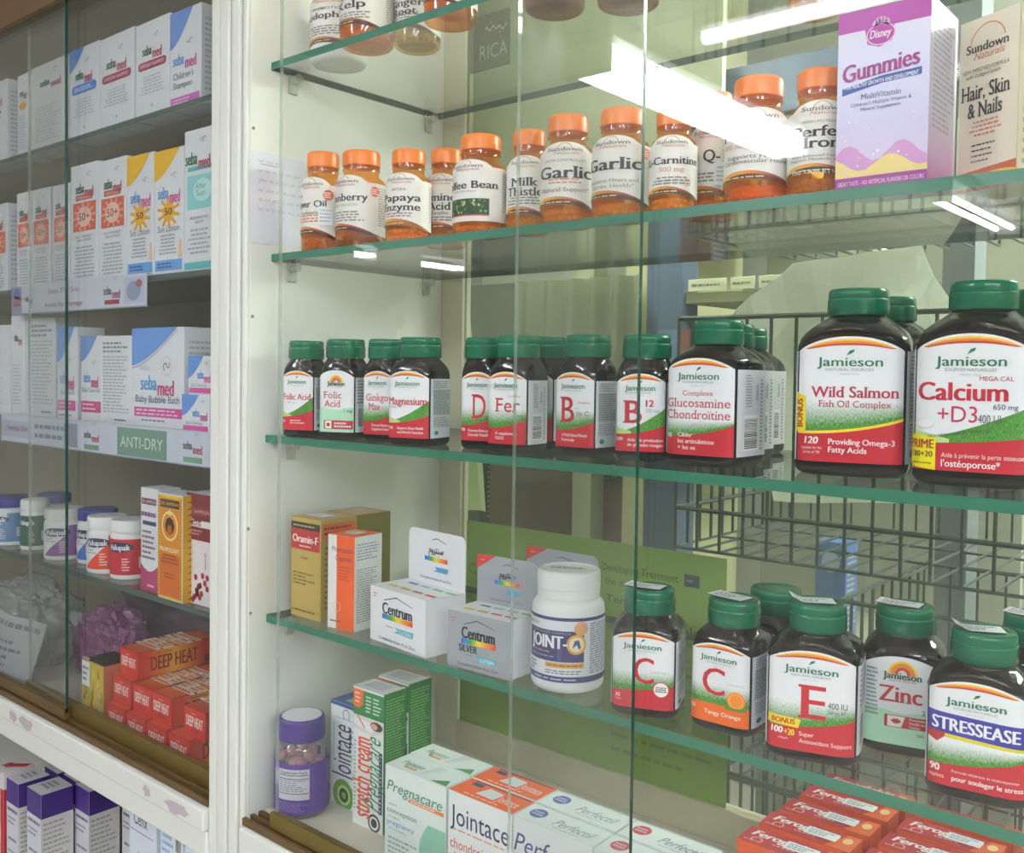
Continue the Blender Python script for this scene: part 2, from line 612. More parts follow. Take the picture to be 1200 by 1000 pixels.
def bonus_tab(a):
    a.poly([(-.03, .235), (.10, .245), (.10, .52), (-.03, .56)], '#f2dc2c', 5)
    a.text('BONUS', .03, .385, .062, '#b03a1c', rot=90, wu=.23, bold=.06, layer=7)

def bonus_strip(a):
    a.poly([(0, .245), (.37, .225), (.40, .315), (.02, .335)], '#f2d42c', 6)
    a.text('BONUS', .2, .282, .052, '#b0301c', wu=.27, bold=.05, shear=.2, layer=8)

def prime_tab(a):
    a.poly([(-.06, .02), (.22, .0), (.22, .24), (-.06, .26)], '#f4e400', 6)
    a.text('PRIME', .08, .19, .065, '#a8322c', wu=.25, bold=.05, layer=8)
    a.text('180+20', .09, .115, .042, '#5a4a20', wu=.21, bold=.04, layer=8)
    a.lines(-.02, .035, .2, .06, 1, '#8a7a20', layer=8)

def tablet(a):
    a.ell(.10, .335, .10, .04, '#d4d8dc', 5)
    a.ell(.11, .342, .085, .03, '#eef0f2', 6)

def orange_fruit(a):
    a.circ(.80, .33, a.w * .14, '#ee8a2c', 6)
    a.ring(.80, .33, a.w * .10, a.w * .115, '#f6b050', 7)
    a.rect(.62, .205, .95, .245, '#5f9a34', 7)

def round_badge(a):
    a.circ(.80, .27, a.w * .125, '#c03a40', 6)
    a.circ(.80, .27, a.w * .11, '#f2f0ee', 7)
    a.lines(.71, .235, .89, .31, 3, '#5a4448', fill=.6, centre=True, layer=8)

def flag(a):
    a.rect(.30, .20, 1.02, .335, '#b8343a', 5)
    a.poly([(.34, .208), (.52, .208), (.57, .327), (.34, .327)], '#f1efec', 6)
    leaf = [(0, -1), (.1, -.45), (.6, -.55), (.5, -.3), (1, .1), (.75, .2), (.8, .5), (.4, .4), (.3, .95), (0, .5)]
    pts = [(.45 + .075 * x, .268 - .045 * (-y)) for x, y in leaf] + [(.45 - .075 * x, .268 - .045 * (-y)) for x, y in reversed(leaf[1:-1])]
    a.poly([(p[0], .268 + (p[1] - .268)) for p in pts], '#c0343a', 7)
    for i, r in enumerate(('Promotes', 'Health and', 'Vitality')):
        a.text(r, .62, .31 - i * .042, .028, '#f6ecec', align='l', serif=True, maxw=.42, layer=7)

def flag_small(a):
    a.rect(.18, .05, .98, .19, '#b8343a', 5)
    a.rect(.22, .06, .40, .18, '#f1efec', 6)
    a.circ(.31, .12, a.w * .055, '#b03036', 7, n=7)
    a.lines(.48, .07, .95, .17, 2, '#f0d8d8', fill=.6, layer=7)

def stress_band(a):
    a.poly([(0, .50), (1, .455), (1, .655), (0, .69)], '#3a3a9c', 5)
    a.poly([(.2, .452), (1, .425), (1, .458), (.2, .492)], '#e0cf3a', 4)
    a.poly([(0, .44), (.12, .40), (.2, .46), (.2, .50), (0, .505)], '#b03436', 6)
    a.text('STRESSEASE', .5, .575, .115, '#f0eef2', wu=.88, bold=.06, slope=-.03, layer=8)

def fineprint(u0, v0, u1, v1, col='#f0d8d8', n=2):
    def f(a):
        a.lines(u0, v0, u1, v1, n, col, fill=.5, layer=7)
    return f

JAM = {
    'folicA': dict(texts=[T('Folic Acid', .5, .56, .10, wu=.88, serif=True, bold=.03), T('400 mcg', .33, .465, .03, GREY, wu=.25), T('90', .08, .15, .045, '#f4e6e6', bold=.04)] + [], leaf=True, extra=[fineprint(.3, .10, .8, .18)], side='text'),
    'folicB': dict(old=True, texts=[T('Folic', .42, .60, .105, wu=.52, serif=True), T('Acid', .42, .46, .105, wu=.46, serif=True), T('1 mg', .85, .35, .05, '#2a4a3a', serif=True)], extra=[flag_small], side='tall'),
    'ginkgo': dict(texts=[T('Ginkgo', .5, .585, .11, wu=.72, serif=True), T('Max', .42, .44, .11, wu=.38, serif=True)] + red_small('Promotes Memory and', 'Cognitive Function'), r0=.20, side='text'),
    'magnesium': dict(leaf=True, texts=[T('Magnesium', .5, .55, .11, wu=.94, serif=True, bold=.03), T('250 mg', .14, .46, .03, GREY, wu=.2), T('100', .10, .15, .045, '#f4e6e6', bold=.04, maxw=.16)] + red_small('Supports Bone Health', 'and Muscle Function', u=.27), side='text'),
    'vitD': dict(texts=[T('D', .56, .50, .35, wu=.42, serif=True), T('90', .1, .16, .045, '#f4e6e6', bold=.04)] + red_small('Promotes Bone and', 'Dental Health', u=.26), side='text'),
    'fer': dict(texts=[T('Fer', .55, .54, .19, wu=.62, serif=True), T('Complexe', .72, .665, .022, '#c85a5a', wu=.3), T('50 mg', .86, .40, .03, INK)] + red_small('A supplement', u=.25), extra=[fineprint(.25, .06, .5, .11)], side='bar'),
    'ferBehind': dict(texts=[T('Fer', .55, .56, .15, wu=.62, serif=True)], side='bar'),
    'vitBC': dict(texts=[T('B', .37, .50, .34, wu=.36, serif=True, bold=.02), T('Complex', .78, .60, .03, '#c85a5a', wu=.3), T('Vit C', .74, .45, .06, '#4a5058', serif=True, wu=.3), T('with', .62, .52, .025, GREY)] + red_small('A Multi-Vitamin/Mineral', 'Formula', u=.24, v=.16), side='text'),
    'vitB12': dict(leaf=True, texts=[T('B', .36, .51, .29, wu=.38, bold=.03, serif=True), T('12', .70, .62, .085, wu=.16, bold=.05), T('250 mcg', .76, .53, .05, '#8e98a8', wu=.27), T('100', .10, .16, .045, '#f4e6e6', bold=.04, maxw=.16)] + red_small('Aide a la production', 'de globules rouges', u=.26, maxw=.7), side='tall'),
    'gluco': dict(french=True, texts=[T('Complexe', .5, .64, .05, '#c0485a', wu=.44, serif=True), T('Glucosamine', .49, .54, .09, '#bb2c40', wu=.92, serif=True), T('Chondroïtine', .49, .42, .09, '#bb2c40', wu=.92, serif=True), T('90', .08, .20, .05, '#f4e6e6', bold=.04)] + red_small('Cibler', 'les articulations', '+ les os', u=.22, v=.21, h=.045, step=.065), grass=.37, r0=.19, rise=.13, side='bar'),
    'salmon': dict(texts=[T('Wild Salmon', .55, .56, .085, '#b53048', wu=.80, serif=True, bold=.03), T('Fish Oil Complex', .55, .465, .052, '#b53048', wu=.66, serif=True), T('120', .16, .17, .055, '#f6ecec', bold=.05, shear=.12), T('Providing Omega-3', .32, .165, .045, '#f6ecec', align='l', bold=.03, maxw=.6), T('Fatty Acids', .32, .10, .045, '#f6ecec', align='l', bold=.03, maxw=.36), T('capsules for the', .16, .11, .022, '#f2dada', maxw=.2), T('price of 90', .16, .075, .022, '#f2dada', maxw=.16)], swoosh=True, extra=[bonus_tab], brand=.80, side='text'),
    'calcium': dict(french=True, leaf=True, brand=.80, texts=[T('MEGA CAL', .72, .675, .032, '#b53048', wu=.28), T('Calcium', .43, .58, .13, '#c02238', wu=.78, bold=.05), T('650 mg', .80, .475, .038, '#4c4c58', wu=.2), T('+D3', .40, .415, .115, '#c0305a', wu=.34), T('400 UI', .67, .385, .06, '#5a5a64', wu=.19), T('NOUVEAU FORMAT MINI-TAB', .42, .275, .022, '#4a4a4a', wu=.54, slope=.14), T('Aide à prévenir la perte osseuse,', .27, .115, .034, '#f4e2e2', align='l', maxw=.7), T("l'ostéoporose*", .27, .055, .05, '#f8f0f0', align='l', bold=.03, maxw=.5)], r0=.20, rise=.06, extra=[prime_tab, tablet], side='tall'),
    'vitC': dict(texts=[T('C', .53, .50, .33, wu=.32, serif=True, bold=.02), T('CHEWABLE', .78, .49, .03, '#9fb8b4', wu=.28), T('30', .12, .15, .05, '#f4e6e6', bold=.04), T('tablets', .13, .10, .022, '#f2dada')], extra=[round_badge], rise=.10, side='text'),
    'vitCo': dict(accent='#ea6a20', texts=[T('C', .43, .52, .33, wu=.38, serif=True, bold=.02), T('CHEWABLE', .78, .52, .03, '#b9c8c4', wu=.28), T('Tangy Orange', .58, .13, .05, '#f8ece0', wu=.6, bold=.02), T('120', .06, .17, .05, '#f4e6e6', bold=.04)], extra=[orange_fruit], r0=.24, rise=.0, side='text'),
    'vitE': dict(texts=[T('E', .52, .50, .33, wu=.31, serif=True, bold=.03), T('400 IU', .80, .49, .06, '#3e4844', wu=.21), T('268 mg AT', .79, .425, .035, '#3e4844', wu=.20), T('100', .13, .185, .062, '#f6f0f0', bold=.07, shear=.1, wu=.14), T('+20', .27, .175, .062, '#f2d42c', bold=.07, wu=.12), T('softgels', .2, .11, .022, '#f0d0d0', maxw=.16), T('Super', .38, .175, .042, '#f6ecec', align='l', maxw=.2), T('Antioxidant Support', .38, .105, .042, '#f6ecec', align='l', maxw=.58)], extra=[bonus_strip], r0=.225, rise=.13, side='tall'),
    'zinc': dict(old=True, texts=[T('Zinc', .50, .575, .18, '#bf2e40', wu=.56, serif=True, bold=.04), T('25 mg', .90, .40, .055, '#2a4038', serif=True), T('100 Tablets', .86, .14, .035, '#2a4038', serif=True, maxw=.34)], extra=[flag, fineprint(.05, .30, .22, .86, '#8a949a', 12)], side='text'),
    'stress': dict(french=True, brand=.80, texts=[T('90', .10, .16, .065, '#f6ecec', bold=.06), T('caplets', .12, .085, .035, '#f2dada', maxw=.18), T('Formule minéraux et multivitamines', .28, .15, .026, '#f2dada', align='l', maxw=.7), T('pour soulager le stress', .28, .085, .046, '#f8f0f0', align='l', bold=.03, maxw=.7)], grass=.42, r0=.20, rise=.14, extra=[stress_band], side='text'),
}
for _src, _new in (('gluco', 'glucoBehind'), ('gluco', 'glucoThird'), ('salmon', 'salmonBehind'), ('calcium', 'calciumBehind'), ('vitCo', 'vitCoBehind'), ('stress', 'stressBehind')):
    JAM[_new] = dict(JAM[_src])
JAM['vitCoBehind'] = dict(JAM['vitC'])
JAM['stressBehind'] = dict(JAM['folicA'])

def ribbed_cap(r, z0, z1, ribs=60):
    """screw ring with fine ribs and a rounded upper lip"""
    bm = bmesh.new()
    n = ribs * 2
    def ring(rad, z, rib):
        return [((rad - (rib if i % 2 else 0)) * math.cos(2 * PI * i / n), (rad - (rib if i % 2 else 0)) * math.sin(2 * PI * i / n), z) for i in range(n)]
    h = z1 - z0
    loft(bm, [ring(r * .96, z0, 0), ring(r, z0 + h * .04, r * .012), ring(r, z0 + h * .55, r * .012), ring(r * .995, z0 + h * .60, 0), ring(r * .955, z0 + h * .64, 0)])
    return bm

def lid_disc(r, z0, z1):
    """flip lid with softened rim and a thumb notch step"""
    bm = bmesh.new()
    h = z1 - z0
    loft(bm, [circle(r * .955, z0, 48), circle(r * .975, z0 + h * .1, 48), circle(r * .975, z0 + h * .62, 48), circle(r * .95, z0 + h * .86, 48), circle(r * .90, z1, 48), circle(r * .72, z1, 48), circle(r * .70, z1 - h * .08, 48)])
    return bm

def jam_bottle(key, name, label, group, x, y, z, rot, w, h):
    big = w > .074
    a = w / 2
    t = thing(name, label, 'bottle', (x, y, z), rot, group)
    rc = .0275 if w > .09 else .0255 if w > .05 else .0235
    zc = h - .0245
    nk = rc * .93 / a
    zs = h * (.645 if big else .64)
    prof = [(0.0, .90, 4), (.012, .955, 4.5), (.03, .99, 5), (.045, 1.0, 5)]
    for f, k, e in ((0, 1, 5), (.2, .985, 4.6), (.38, .93, 4.0), (.54, .80, 3.3), (.70, .56, 2.7), (.84, .28, 2.2), (.95, .04, 2), (1.0, 0, 2), (1.15, 0, 2)):
        prof.append(((zs + (zc - zs) * f) / h, nk + (1 - nk) * k, e))
    bm = bmesh.new()
    loft(bm, [sellipse(a * s, h * f, e) for f, s, e in prof])
    mesh_obj('body', bm, [BROWN], t, 40)
    # label
    zb, zt = h * .075, h * (.735 if big else .69)
    spec = JAM[key]
    A = Art(w * .93, zt - zb, -w * .465, zb)
    jam_front(A, spec)
    S = Art(w * .86, zt - zb, w * .485, zb)
    jam_side(S, spec['side'], .02)
    L = Art(w * .7, zt - zb, -w * 1.18, zb)
    L.rect(0, 0, .98, .885, '#d9dce2', 1)
    L.lines(.1, .1, .9, .8, 14, '#8a8c94', layer=4)
    bm = bmesh.new(); mats = []
    wr = Wrap(a, 5, .0003)
    cuts = [w * k * .04 for k in range(-30, 35)]
    add_art(bm, mats, [A, S, L], wr, cuts)
    mesh_obj('label', bm, mats, t)
    cap = mesh_obj('cap', ribbed_cap(rc, zc, h), [CAPGREEN], t, 50)
    mesh_obj('cap_lid', lid_disc(rc, zc + (h - zc) * .6, h), [CAPGREEN], cap, 35)
    return t

def cap_sticker(parent, r, z, hang=.25, rot=20):
    """small white price sticker on top of a cap, one end lifting over the rim"""
    bm = bmesh.new()
    A = Art(r * 1.5, r * .85, -r * .95, -r * .45)
    A.rect(0, 0, 1, 1, STICKER, 1)
    A.lines(.1, .15, .9, .85, 3, '#70747c', layer=3)
    c, s = math.cos(R(rot)), math.sin(R(rot))
    def mp(u, v, l):
        up = max(0, (abs(u) / r - .55)) * hang * r
        return (u * c - v * s, u * s + v * c, z + .0006 + up + l)
    mats = []
    add_art(bm, mats, [A], mp, [r * k * .1 for k in range(-10, 10)])
    return mesh_obj('price_sticker', bm, mats, parent)

# ------------------------------------------------------------------ amber bottles with orange caps
def sun_front(a, spec):
    N = 22
    us = [i / N for i in range(N + 1)]
    W0 = '#ebe8e2'
    ft = lambda u: .86 + (.14 * math.sqrt(max(0, 1 - ((u - .5) / .17) ** 2)) if abs(u - .5) < .17 else 0)
    fb = lambda u: .0 if spec.get('flat') else (.10 * max(0, math.cos((u - .42) * PI * 1.6)) if abs(u - .42) < .31 else 0)
    a.strip([(u, fb(u)) for u in us], [(u, ft(u)) for u in us], W0, 1)
    a.ring(.5, .86, a.h * .115, a.h * .125, '#b08a70', 3, n=16, a0=15, a1=165)
    a.text('Sundown', .5, .885, .058, '#33343c', wu=.235, serif=True, layer=6)
    a.text('Naturals', .515, .825, .04, '#d07a5a', wu=.16, shear=.35, layer=6)
    if not spec.get('flat'):
        b = [i / N for i in range(3, N - 4)]
        a.strip([(u, fb(u) - .01) for u in b], [(u, fb(u) + .10 * math.sin(PI * (u - b[0]) / (b[-1] - b[0])) + .004) for u in b], SWOOSH, 4)
        a.strip([(u, fb(u) - .005) for u in b[2:]], [(u, fb(u) + .06 * math.sin(PI * (u - b[2]) / (b[-1] - b[2])) + .004) for u in b[2:]], spec.get('dark', '#4a3a34'), 5)
        a.lines(.30, fb(.42) + .008, .60, fb(.42) + .03, 1, '#d8cfa8', fill=.7, layer=7)
    for t in spec['texts']:
        a.text(*t[:5], **t[5])
    for f in spec.get('extra', ()):
        f(a)
    # side print
    a.lines(.76, .16, .97, .80, 16, '#a9a49c', layer=4)
    a.lines(.03, .16, .2, .80, 16, '#a9a49c', layer=4)

def seal(u, v, c='#e0705a'):
    def f(a):
        a.circ(u, v, a.h * .085, c, 5)
        a.lines(u - .035, v - .05, u + .035, v + .05, 3, '#f6e4dc', fill=.6, layer=6)
    return f

def beans(a):
    a.rect(.36, .10, .66, .36, '#2c4430', 4)
    rng = random.Random(3)
    for i in range(26):
        a.circ(.38 + .26 * rng.random(), .14 + .2 * rng.random(), a.h * .022, rng.choice(('#7fb050', '#a9cc78', '#4f7a3c')), 5, n=8)
    a.rect(.36, .085, .66, .105, '#c0583a', 5)

def ovalmark(a):
    a.ring(.62, .26, a.h * .05, a.h * .058, '#d88a70', 5)

def S_(s, v, h, col=INK, u=.5, **k):
    k.setdefault('serif', True)
    return (s, u, v, h, col, k)

def small(n0=.24, rows=2, col='#8f8a86'):
    def f(a):
        a.lines(.34, n0, .66, n0 + .045 * rows, rows, col, fill=.5, centre=True, layer=6)
    return f

SUN = {
    'oil': dict(dark='#5a2a1c', texts=[S_('Fish', .70, .055, u=.40, maxw=.16), S_('Liver Oil', .56, .105, wu=.30, bold=.03), S_('Softgels', .42, .05, '#6a5a58', wu=.17)], extra=[small(.26, 3, '#d89070'), seal(.66, .70)]),
    'cranberry': dict(dark='#4a2028', texts=[S_('Cranberry', .62, .12, wu=.36, bold=.03), S_('SUPER STRENGTH', .49, .04, '#7aa070', wu=.22, serif=False)], extra=[small(.22, 4), seal(.73, .72)]),
    'papaya': dict(dark='#9a6a2c', texts=[S_('Papaya', .56, .125, wu=.34, bold=.03), S_('Enzyme', .40, .125, wu=.33, bold=.03), S_('NATURAL', .70, .045, '#7a7a78', wu=.12, serif=False)], extra=[small(.22, 2, '#b07a9a')]),
    'amino': dict(dark='#7a4a34', texts=[S_('Amino', .60, .125, wu=.30, bold=.03), S_('Acid', .45, .125, wu=.2, bold=.03), S_('Complex', .34, .05, wu=.16)], extra=[small(.2, 2, '#b07a9a')]),
    'bean': dict(flat=True, texts=[S_('Coffee Bean', .58, .115, wu=.44, bold=.03), S_('Standardized', .48, .03, '#8a8884', wu=.16, serif=False)], extra=[beans]),
    'thistle': dict(texts=[S_('Milk', .58, .13, wu=.22, bold=.03), S_('Thistle', .43, .13, wu=.30, bold=.03)], extra=[small(.22, 3)]),
    'garlicA': dict(dark='#5a3a2c', texts=[S_('Garlic', .55, .17, wu=.38, bold=.04), S_('ODOR-CONTROLLED', .72, .035, '#7a7a80', wu=.28, serif=False), S_('Natural Support*', .30, .06, '#8a6a5a', wu=.34)], extra=[small(.38, 2, '#d8957c')]),
    'garlicB': dict(dark='#5a3a2c', texts=[S_('Garlic', .58, .17, wu=.38, bold=.04), S_('Supports Heart and', .34, .05, '#8a8a88', wu=.34), S_('Cardio Health*', .26, .05, '#8a8a88', wu=.28)], extra=[seal(.73, .74)]),
    'carnitine': dict(dark='#5a4a2c', texts=[S_('L-Carnitine', .60, .115, wu=.44, bold=.03), S_('500 mg', .46, .07, '#d8957c', wu=.18)], extra=[small(.22, 3), ovalmark]),
    'qten': dict(dark='#7a5a2c', texts=[S_('Co Q-10', .58, .15, wu=.40, bold=.03)], extra=[small(.24, 3)]),
    'folicS': dict(dark='#6a3a30', texts=[S_('Folic Acid', .66, .125, wu=.42, bold=.03), S_('400 mcg', .52, .06, '#d8a090', u=.38, wu=.16), S_('Essential', .55, .045, u=.58, wu=.15), S_('B Vitamin', .49, .045, u=.58, wu=.16), S_('Supports Heart &', .38, .05, '#6a6a6a', wu=.34), S_('Cardiovascular Health*', .32, .05, '#6a6a6a', wu=.40)]),
    'iron': dict(dark='#3a3a34', texts=[S_('HIGH POTENCY', .72, .03, '#7a7a7a', wu=.22, serif=False), S_('Perfect', .60, .13, wu=.34, bold=.04), S_('Iron', .46, .13, wu=.2, bold=.04), S_('Helps Enhanced Form of Iron', .30, .03, '#6a6a6a', wu=.36), S_('Supports Metabolic and Blood', .255, .03, '#6a6a6a', wu=.38), S_('100 TABLETS', .10, .045, '#efe9d4', u=.45, serif=False, wu=.24, layer=8)]),
    'acidophilus': dict(texts=[S_('Acidophilus', .58, .11, wu=.42, bold=.03), S_('PROBIOTIC', .70, .045, wu=.2, serif=False)], extra=[small(.22, 4)]),
    'kelp': dict(texts=[S_('Sea', .58, .13, wu=.16, bold=.03), S_('Kelp', .42, .13, wu=.24, bold=.03)], extra=[small(.16, 3)]),
    'ginger': dict(texts=[S_('Ginger', .54, .13, wu=.32, bold=.03), S_('Root', .38, .13, wu=.22, bold=.03)], extra=[small(.24, 3)]),
}
for _k in ('amberA', 'amberB', 'amberC', 'amberD'):
    SUN[_k] = dict(texts=[], extra=[small(.24, 6), seal(.7, .7)])
PILLS = {'oil': '#c07a2c', 'cranberry': '#6a2a1c', 'papaya': '#f0a838', 'amino': '#e8b060', 'bean': '#e8a050', 'thistle': '#d8c040', 'garlicA': '#e0b040', 'garlicB': '#e0b040', 'carnitine': '#e8c060',
         'qten': '#e8a020', 'folicS': '#ee7a44', 'iron': '#b8862c', 'kelp': '#e08a30', 'ginger': '#b8a030'}
_PM = {}

def pill_mesh(r, h, col):
    """a packed layer of pills against the wall of the bottle, over a core"""
    k = (round(r, 3), round(h, 3), col)
    if k in _PM:
        return _PM[k]
    bm = bmesh.new()
    loft(bm, [circle(r * .80, .003, 24), circle(r * .80, h * .9, 24)])
    rng = random.Random(11)
    pr = r * .17
    rows = max(1, int((h - .003) / (pr * 1.5)))
    for row in range(rows):
        n = 18
        for i in range(n):
            an = 2 * PI * (i + .5 * (row % 2) + .25 * rng.random()) / n
            m = Matrix.Translation((math.cos(an) * r * .80, math.sin(an) * r * .80, .003 + pr * (.8 + row * 1.45))) @ Matrix.Rotation(an + rng.uniform(-.5, .5), 4, 'Z') @ Matrix.Diagonal((pr * .9, pr * 1.05, pr * .85, 1))
            bmesh.ops.create_icosphere(bm, subdivisions=1, radius=1, matrix=m)
    me = bpy.data.meshes.new('pills')
    bm.to_mesh(me); bm.free()
    me.materials.append(solid(col, rough=.3))
    for p in me.polygons:
        p.use_smooth = True
    _PM[k] = me
    return me

def sun_bottle(key, name, label, group, x, y, z, rot, w, h):
    r = w / 2
    t = thing(name, label, 'bottle', (x, y, z), rot, group)
    mat = AMBER
    if key in ('amberB', 'amberC'): mat = AMBER_DEEP
    if key == 'ginger': mat = AMBER_YELLOW
    if key == 'acidophilus': mat = WHITEPL
    prof = [(0, .86), (.008, .93), (.025, .985), (.045, 1), (.615, 1), (.655, .985), (.69, .93), (.715, .83), (.735, .74), (.75, .70), (.80, .69), (.805, .735), (.825, .735), (.83, .69), (.90, .68)]
    bm = bmesh.new()
    loft(bm, [circle(r * s, h * f) for f, s in prof])
    mesh_obj('body', bm, [mat], t, 50)
    zb, zt = h * .12, h * .735
    a = Art(2 * PI * r * .92, zt - zb, -PI * r * .92, zb)
    sun_front(a, SUN[key])
    bm = bmesh.new(); mats = []
    wr = Wrap(r, 2, .0004)
    add_art(bm, mats, [a], wr, [2 * PI * r * k / 44 for k in range(-22, 23)], [h * (.63 + .012 * k) for k in range(10)])
    # the arched logo bump stands on the shoulder only as high as the straight wall
    for v in bm.verts:
        zz = v.co.z
        if zz > h * .64:
            k = 1 - .16 * ((zz - h * .64) / (h * .1)) ** 1.5
            v.co.x *= k; v.co.y *= k
    mesh_obj('label', bm, mats, t)
    if key in PILLS:
        o = bpy.data.objects.new('pills', pill_mesh(r * .95, h * .15, PILLS[key]))
        COL.objects.link(o); o.parent = t; o['kind'] = 'stuff'
    if key[:5] != 'amber' and key not in ('acidophilus', 'kelp', 'ginger') or key == 'amberA':
        pass
    bm = bmesh.new()
    n = 96
    def rg(rad, zz, rib=0):
        return [((rad - (rib if i % 2 else 0)) * math.cos(2 * PI * i / n), (rad - (rib if i % 2 else 0)) * math.sin(2 * PI * i / n), zz) for i in range(n)]
    rc = r * .745
    loft(bm, [rg(rc * .95, h * .845), rg(rc, h * .85, rc * .012), rg(rc, h * .965, rc * .012), rg(rc * .975, h * .985), rg(rc * .93, h * .998), rg(rc * .8, h)])
    mesh_obj('cap', bm, [CAPORANGE], t, 45)
    return t

def bottle_sticker(parent, r, h, u, v, w, hh):
    a = Art(w, hh, u, v)
    a.rect(0, 0, 1, 1, STICKER, 30)
    a.lines(.12, .12, .88, .88, 4, '#b4b8c0', layer=32)
    bm = bmesh.new(); mats = []
    add_art(bm, mats, [a], Wrap(r, 2, .0006), [u + w * k / 8 for k in range(1, 8)])
    return mesh_obj('price_sticker', bm, mats, parent)

# ------------------------------------------------------------------ round plastic jars
def lathe_obj(name, prof, r, h, mat, parent, n=56, ang=45):
    bm = bmesh.new()
    loft(bm, [circle(r * s, h * f, n) for f, s in prof])
    return mesh_obj(name, bm, [mat], parent, ang)

def wrap_label(name, parent, r, arts, off=.0004):
    bm = bmesh.new(); mats = []
    add_art(bm, mats, arts, Wrap(r, 2, off), [2 * PI * r * k / 44 for k in range(-22, 23)])
    return mesh_obj(name, bm, mats, parent)

def vitamin_tub(label, group, x, y, z, rot, w, h, capcol, main, logo=True, tri=None, full=False):
    r = w / 2
    t = thing('vitamin_tub', label, 'tub', (x, y, z), rot, group)
    lathe_obj('body', [(0, .90), (.01, .95), (.03, .97), (.05, .965), (.70, .965), (.74, .95), (.77, .86), (.80, .84), (.84, .84)], r, h, WHITEPL, t)
    a = Art(2 * PI * r * .965 * .96, h * .62, -PI * r * .965 * .96, h * .07)
    a.rect(0, 0, 1, 1, '#e3e5e8' if not full else main, 1)
    if not full:
        a.poly([(.36, .02), (.60, .02), (.60, .78)], main, 3)
        a.rect(.595, 0, 1, 1, main, 2)
        a.lines(.38, .45, .5, .85, 5, '#9aa0aa', layer=3)
    a.ell(.49, .78, .125, .135, '#23304e', 5)
    a.ell(.49, .78, .115, .115, '#2c3a5c', 6)
    a.text('Valupak', .49, .78, .15, '#f1f2f6', wu=.20, serif=True, bold=.04, layer=8)
    a.lines(.52, .12, .59, .5, 5, '#f0d8d4', layer=6)
    a.rect(.66, .2, .74, .5, '#eceef0', 6)
    a.lines(.665, .22, .735, .48, 5, '#7a7e86', layer=7)
    a.rect(0, 0, 1, .02, '#f4f4f4', 6)
    wrap_label('label', t, r * .965, [a])
    cm = solid(capcol, rough=.35)
    n = 90
    bm = bmesh.new()
    def rg(rad, zz, rib=0):
        return [((rad - (rib if i % 2 else 0)) * math.cos(2 * PI * i / n), (rad - (rib if i % 2 else 0)) * math.sin(2 * PI * i / n), zz) for i in range(n)]
    loft(bm, [rg(r * .95, h * .80), rg(r * .96, h * .81, r * .012), rg(r * .96, h * .95, r * .012), rg(r * .95, h * .98), rg(r * .90, h), rg(r * .8, h)])
    mesh_obj('cap', bm, [cm], t, 45)
    return t

# ------------------------------------------------------------------ cartons
def carton(name, label, cat, x, y, z, w, d, h, rot=0.0, group=None, col='#e4e6ea', front=None, right=None, top=None, left=None, topcol=None, rightcol=None, cuts=()):
    """a folded card box; its origin is the lower front corner at the left end of the front"""
    bm = bmesh.new()
    mats = [mat_of(col)]
    fs = box(bm, 0, 0, 0, w, d, h, 0)
    # tuck-flap seam along the top and a softened edge
    es = list({e for f in fs for e in f.edges})
    bmesh.ops.bevel(bm, geom=es, offset=min(.0007, w * .02), segments=1, affect='EDGES')
    def put(fn, W, H, mp):
        a = Art(W, H)
        fn(a)
        add_art(bm, mats, [a], mp)
    put((lambda a: (front(a) if front else None)), w, h, lambda u, v, l: (u, -.0002 - l, v))
    put((lambda a: ((a.rect(0.01, 0.005, .99, .995, rightcol, 1) if rightcol else None), (right(a) if right else a.lines(.12, .12, .88, .88, 14, '#babdc4')))), d, h, lambda u, v, l: (w + .0002 + l, u, v))
    put((lambda a: ((a.rect(0.01, 0.01, .99, .99, topcol, 1) if topcol else None), (top(a) if top else a.rect(0.02, .93, .98, .95, '#b8bac0', 2)))), w, d, lambda u, v, l: (u, v, h + .0002 + l))
    if left:
        put(left, d, h, lambda u, v, l: (-.0002 - l, d - u, v))
    o = mesh_obj(name, bm, mats)
    o.location = (x, y, z); o.rotation_euler = (0, 0, R(rot))
    return tag(o, label, cat, group)

def box_sticker(parent, u, v, w, h, W, H, D, face='top', rot=0):
    a = Art(w, h, u, v)
    a.rect(0, 0, 1, 1, STICKER, 14)
    a.lines(.1, .15, .9, .85, 3, '#7d828a', layer=16)
    bm = bmesh.new(); mats = []
    if face == 'top': mp = lambda p, q, l: (p, q, H + .0003 + l)
    elif face == 'front': mp = lambda p, q, l: (p, -.0003 - l, q)
    else: mp = lambda p, q, l: (W + .0003 + l, p, q)
    add_art(bm, mats, [a], mp)
    return mesh_obj('price_sticker', bm, mats, parent)

# --- skin care cartons of the other cabinet
def seba(a, cu, cv, s, c1, c2, ww=.56):
    s *= 1.35
    """two-tone mark with a small bird above"""
    a.text('seba', cu - ww * .27, cv, s, c1, wu=ww * .5, bold=.05, layer=6)
    a.text('med', cu + ww * .27, cv - s * .45, s * 1.05, c2, wu=ww * .48, bold=.05, layer=6)
    q = min(a.w * ww, a.h * s * 6)
    a.ring(cu + ww * .28, cv + s * 1.35, q * .05, q * .072, '#a09aa2', 5, n=10, a0=20, a1=250)
    a.ring(cu + ww * .14, cv + s * 1.45, q * .04, q * .058, '#a09aa2', 5, n=10, a0=150, a1=400)

def corner(a, col, u=.5, v=.72):
    N = 10
    a.poly([(0, 1), (0, v)] + [(u * i / N, v + (1 - v) * (i / N) ** 1.6) for i in range(N + 1)], col, 3)

